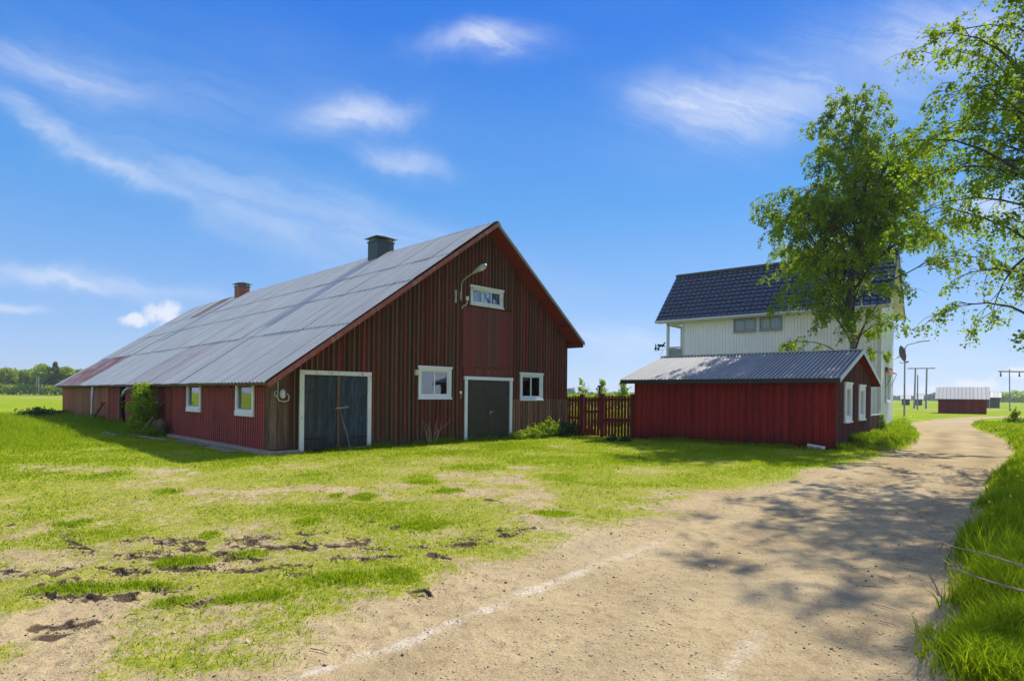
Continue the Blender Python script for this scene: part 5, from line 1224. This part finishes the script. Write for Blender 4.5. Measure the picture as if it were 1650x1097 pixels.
# ------------------------------------------------------------------ bushes and plants
def bush(name, label, base, spots, n, leaf, mat, seed, cat='bush', stems=7, stemh=.8):
    rg = np.random.default_rng(seed); root = thing(name, label, cat, base); P = []
    tot = sum(s_[3]*s_[4] for s_ in spots)
    for (x, y, z, rx, rz) in spots:
        m_ = int(n*rx*rz/tot); d = rg.normal(0, 1, (m_, 3)); d /= np.linalg.norm(d, axis=1)[:, None]; q = rg.uniform(.15, 1.0, m_)[:, None]
        P.append(np.array([x, y, z])+d*q*np.array([rx, rx, rz]))
    for k in range(int(len(spots)*7)):
        s_ = spots[rg.integers(len(spots))]; d = rg.normal(0, 1, 3); d[2] = abs(d[2])*.8+.1; d /= np.linalg.norm(d); L_ = rg.uniform(.9, 1.75)
        tt = rg.uniform(.4, 1, 26)[:, None]; P.append(np.array(s_[:3])+d*np.array([s_[3], s_[3], s_[4]])*L_*tt+rg.normal(0, .04*s_[3]+.012, (26, 3)))
    P = np.concatenate(P); P = P[P[:, 2] > .02]; cn_ = vnoise(P[:, 0]+9, P[:, 2]+P[:, 1]+9, .16, seed); P = P[rg.uniform(0, 1, len(P)) < sstep(cn_, .25, .60)+.12]
    V_, F_, T_ = leaves(P, leaf, rg, np.clip(P[:, 2]/max(P[:, 2])*.6+rg.normal(.2, .2, len(P)), 0, 1), .2)
    o = obj('foliage', mesh_np('foliage', V_, F_, M[mat], dict(tint=T_)), root); o['kind'] = 'stuff'
    for k in range(stems):
        s_ = spots[k % len(spots)]; q = np.array([s_[0]+rg.normal(0, .3)*s_[3], s_[1]+rg.normal(0, .3)*s_[3], s_[2]+s_[4]*.6])
        MB().tube([(rg.normal(0, .05)+q[0]*.2, rg.normal(0, .05)+q[1]*.2, -.02), tuple(q*[.6, .6, .5]), tuple(q)], [.012, .009, .004], 5).build('stem', M['twig'], root)
    return root
bx_, by_ = loc(FB, -.55, 9.3)
bush('green_bush', 'ragged yellow green bush growing up to the eave against the side wall of the barn', (bx_, by_, 0),
     [(.05, -.1, .45, .55, .42), (-.35, .25, .95, .5, .30), (-.75, .55, 1.0, .35, .14), (.15, -.2, .95, .42, .35), (-.05, .0, 1.45, .42, .35), (-.30, .35, 1.75, .32, .17), (.35, -.35, .30, .4, .3), (-.1, .1, 1.78, .3, .14)], 9000, .075, 'shrub', 41, stems=9)
bush('nettle_clump', 'bright green leafy plants growing by the right jamb of the black door', (*loc(FB, 9.7, -.38), 0),
     [(-.55, -.5, .12, .42, .22), (-.15, -.12, .16, .45, .28), (.3, .25, .24, .42, .34), (.62, .55, .28, .40, .36), (-.75, -.78, .06, .3, .14), (.55, .42, .45, .16, .22)], 6500, .055, 'shrub', 42, 'plants')
bush('dock_plants', 'dark broad leafed weeds at the foot of the fence beside the barn corner', (*loc(FB, 11.7, -.25), 0),
     [(-.35, -.3, .22, .35, .30), (.1, .05, .30, .35, .28), (.5, .3, .16, .35, .22), (.95, .25, .12, .3, .18)], 2600, .085, 'darkshrub', 43, 'plants')
bush('small_weeds', 'low dark weeds in front of the last fence post by the shed', (*G(985, 711), 0), [(0, 0, .08, .3, .14), (.45, -.1, .06, .25, .12)], 500, .06, 'darkshrub', 44, 'plants', 3)
bush('roadside_shrub', 'young leafy shrub in the tall grass at the right edge below the power pole', (*G(1632, 688), 0), [(0, 0, .35, .5, .35), (.4, .3, .3, .5, .3), (-.4, 0, .2, .4, .2), (.1, 0, .75, .25, .3)], 3000, .10, 'shrub', 45, 'shrub')
bush('yellow_weed', 'tall yellow green weed growing at the end of the low board screen', (*G(1421, 704), 0), [(0, 0, .5, .16, .45), (.1, -.1, .2, .3, .2), (-.02, 0, .85, .1, .2)], 900, .06, 'shrub', 46, 'plant', 4)
bush('corner_weeds', 'leafy weeds hiding the base of the shed gable below its second window', (*loc(FS, 5.0, -.25), 0), [(0, 0, .10, .4, .18), (.6, .3, .12, .4, .2), (-.9, -.4, .05, .4, .12)], 1500, .05, 'shrub', 47, 'plants', 4)
bush('dark_weed_patch', 'dark tall weeds in the grass left of the far end of the barn', (*loc(FB, -1.4, 27.5), 0), [(0, 0, .3, .8, .35), (-.9, .3, .2, .7, .25), (.8, 0, .2, .7, .3)], 3000, .10, 'darkshrub', 48, 'plants')
# young birches behind the fence
for k, (px, ptop, hgt, w_) in enumerate([(938, 613, 0, .5), (970, 613, 0, .55), (1003, 614, 0, .7)]):
    Yd = 44+k*3; p = at(px, 640, Yd); H_ = at(px, ptop, Yd)[2]
    root = bush('young_birch', ['sparse young birch tip above the fence, nearest the barn', 'thin young birch above the fence beside the green post', 'fuller young birch above the fence, nearest the shed'][k], (p[0], Yd, 0),
         [(0, 0, H_*.90, w_*.45, H_*.12), (.1, 0, H_*.7, w_*.7, H_*.14), (-.1, 0, H_*.5, w_*.9, H_*.16)], [420, 650, 1500][k], .13, 'shrub', 50+k, 'tree', 0)
    MB().tube([(0, 0, -.1), (.03, 0, H_*.5), (0, 0, H_)], [.035, .022, .008], 5).build('trunk', M['twig'], root)
hx = []
forest_band('field_shrubs', [((1.5, 60), (16, 56), 1.9, 1)], 'shrub', 5000, .22, 34, 4)
# dry weed stalks on the gable
dw = thing('dry_weed_stalks', 'dry tangled straw coloured stalks against the gable left of the black door', 'dead plant', (*loc(FB, 5.2, -.18), 0), FB[1])
for k in range(11):
    a = rng.normal(0, .18); MB().tube([(a*.5, 0, -.02), (a+rng.normal(0, .06), -.03, rng.uniform(.2, .4)), (a*1.6+rng.normal(0, .12), -.05, rng.uniform(.45, .85))], [.008, .006, .003], 4).build('stalk', M['dryweed'], dw)
MB().tube([(.0, 0, .35), (.4, .03, .55), (.75, .05, .80)], [.007, .005, .003], 4).build('stalk', M['dryweed'], dw)

# ------------------------------------------------------------------ branches, twigs, pebbles, clods, flowers
def on(x, y): return float(height(np.array([x]), np.array([y]))[0])
def branch(name, label, pts, r0, r1, forks=()):
    t = thing(name, label, 'branch', (pts[0][0], pts[0][1], 0)); o0 = np.array([pts[0][0], pts[0][1], 0]); P = [np.array(p)-o0 for p in pts]
    rr = list(np.linspace(r0, r1, len(P))); MB().tube(P, rr, 7).build('stem', M['twig'], t)
    for f_ in forks: MB().tube([np.array(p)-o0 for p in f_], list(np.linspace(r1*1.6+.002, .002, len(f_))), 5).build('side_twig', M['twig'], t)
def pt(px, py, z): z = z+.16*min(1, max(0, (px-1490)/60)); g = G(px, py, z); return (g[0], g[1], z)
branch('fallen_branch', 'long bare branch reaching from the grass over the road edge, upper of two', [pt(1700, 922, .42), pt(1650, 912, .42), pt(1590, 893, .36), pt(1535, 880, .26), pt(1500, 866, .15), pt(1465, 842, .05)], .0085, .0022,
       [[pt(1508, 869, .18), pt(1502, 852, .20), pt(1498, 842, .22)], [pt(1520, 875, .22), pt(1512, 890, .12), pt(1515, 905, .05)]])
branch('fallen_branch', 'long bare forked branch reaching from the grass over the road edge, lower of two', [pt(1700, 968, .38), pt(1650, 952, .38), pt(1600, 938, .30), pt(1551, 921, .18), pt(1525, 917, .10), pt(1500, 913, .06)], .009, .0022,
       [[pt(1553, 922, .18), pt(1520, 902, .12), pt(1488, 887, .06)], [pt(1575, 930, .22), pt(1560, 918, .30), pt(1545, 908, .34)]])
tw_spots = [((1445, 895), (1480, 898)), ((1405, 972), (1452, 985)), ((1418, 1000), (1450, 1010)), ((1388, 940), (1425, 944)), ((1130, 908), (1148, 912)), ((1235, 862), (1246, 868)), ((1415, 925), (1452, 936)), ((1530, 870), (1560, 876)), ((500, 1045), (530, 1049)), ((1440, 1040), (1466, 1046))]
TWL = ['thin twig on the shaded road just below the tip of the lower fallen branch', 'longest bare twig on the lit road edge beside the right verge', 'short twig on the road just below the longest twig by the verge', 'thin twig on the shaded road left of the forked branch', 'tiny twig alone on the middle of the road at the left of the shadow', 'tiny twig on the road at the upper middle of the tree shadow', 'crooked twig on the road between the forked branch and the shadow edge', 'straw coloured twig at the grass edge below the upper fallen branch', 'lone twig on bare soil left of the white sand streak', 'twig on the gravel nearest the camera beside the verge grass']
for k, ((a, b), (c, d_)) in enumerate(tw_spots):
    p, q = G(a, b), G(c, d_); mx = ((p[0]+q[0])/2, (p[1]+q[1])/2+.008)
    o = MB().tube([(p[0], p[1], on(*p)+.012), (mx[0], mx[1], on(*mx)+.014), (q[0], q[1], on(*q)+.01)], [.0045, .0035, .002], 5).build('fallen_twig', M['twig'])
    tag(o, TWL[k], 'twig', 'twigs on the road')
def scatter_stones(name, x, y, s, mat):
    n = len(x); z = height(x, y); base = np.array([[1, 0, 0], [0, 1, 0], [-1, 0, 0], [0, -1, 0], [0, 0, .75], [0, 0, -.5]], float)
    a = rng.uniform(0, 6.28, n); ca, sa = np.cos(a)[:, None], np.sin(a)[:, None]; B_ = base[None]*rng.uniform(.6, 1.25, (n, 6, 1))*s[:, None, None]
    bx = B_[..., 0]*ca-B_[..., 1]*sa*.8; by = B_[..., 0]*sa+B_[..., 1]*ca*.8
    V_ = np.stack([x[:, None]+bx, y[:, None]+by, z[:, None]+B_[..., 2]+s[:, None]*.15], -1).reshape(-1, 3)
    f8 = np.array([[0, 1, 4], [1, 2, 4], [2, 3, 4], [3, 0, 4], [1, 0, 5], [2, 1, 5], [3, 2, 5], [0, 3, 5]])
    F_ = (np.arange(n)[:, None, None]*6+f8[None]).reshape(-1, 3)
    o = obj(name, mesh_np(name, V_, F_, M[mat])); o['kind'] = 'stuff'
x, y = sample(48000, 3.0, 20, 1.7); f = fields(x, y); m = rng.uniform(0, 1, len(x)) < (1-f[1])*(.25+.75*(vnoise(x, y, .8, 81) > .45))
x, y = x[m], y[m]; scatter_stones('pebbles', x, y, rng.lognormal(math.log(.0034), .55, len(x)).clip(.0015, .018)*(1+.03*np.hypot(x, y)), 'pebble')
cx, cy, cs = [], [], []
for pl in RUTW:
    for a, b in zip(pl[:-1], pl[1:]):
        m_ = int(40+260*math.hypot(b[0]-a[0], b[1]-a[1])); t = rng.uniform(0, 1, m_); cx.append(a[0]+(b[0]-a[0])*t+rng.normal(0, .05, m_)); cy.append(a[1]+(b[1]-a[1])*t+rng.normal(0, .075, m_)); cs.append(rng.lognormal(math.log(.0055), .5, m_).clip(.002, .018))
xx, yy = sample(26000, 3.2, 22, 1.6, -20, 44); fr_ = fields(xx, yy); kk = rng.uniform(0, 1, len(xx)) < fr_[0]*tracks(xx, yy)*(fbm(xx, yy, .5, 3, 66) > .45); cx.append(xx[kk]); cy.append(yy[kk]); cs.append(rng.lognormal(math.log(.0045), .5, kk.sum()).clip(.002, .014)*(1+.04*np.hypot(xx[kk], yy[kk])))
m_ = 900; xx, yy = sample(m_, 3.3, 12, 1.6, -44, 5); cx.append(xx); cy.append(yy); cs.append(rng.lognormal(math.log(.0042), .5, m_).clip(.002, .016))
scatter_stones('soil_clods', np.concatenate(cx), np.concatenate(cy), np.concatenate(cs), 'soil')
# dandelions
x, y = sample(16000, 6, 60, 1.3, 24, 44); f = fields(x, y); m = (f[0] < .1) & (rng.uniform(0, 1, len(x)) < .16*(vnoise(x, y, 2.2, 83) > .5)) & (x > .6*y)
x, y = x[m], y[m]; r = np.hypot(x, y); z = height(x, y)+rng.uniform(.07, .20, len(x))
V_, F_, T_ = leaves(np.stack([x, y, z], 1), .028+.0013*r, rng, np.zeros(len(x)), 0.0)
o = obj('dandelions', mesh_np('dandelions', V_, F_, M['dandelion'])); o['kind'] = 'stuff'
# ------------------------------------------------------------------ the air
if True:
    hz_ = MB().box(-1540, 1540, -1540, 1540, -1.4, 34).build('haze', None); hz_['kind'] = 'stuff'; hz_['label'] = 'thin summer haze over the fields'
    m = bpy.data.materials.new('haze_air'); m.use_nodes = True; t = NT(m.node_tree); t.n.clear()
    pv = t.node('ShaderNodeVolumePrincipled'); pv.inputs['Density'].default_value = .00034; pv.inputs['Color'].default_value = (.80, .90, 1, 1); pv.inputs['Anisotropy'].default_value = .2
    oo = t.node('ShaderNodeOutputMaterial'); t.l.new(pv.outputs[0], oo.inputs['Volume']); hz_.data.materials.append(m)
    hz_.visible_shadow = True
print('objects', len(bpy.data.objects), 'polys', sum(len(o.data.polygons) for o in bpy.data.objects if o.type == 'MESH'))
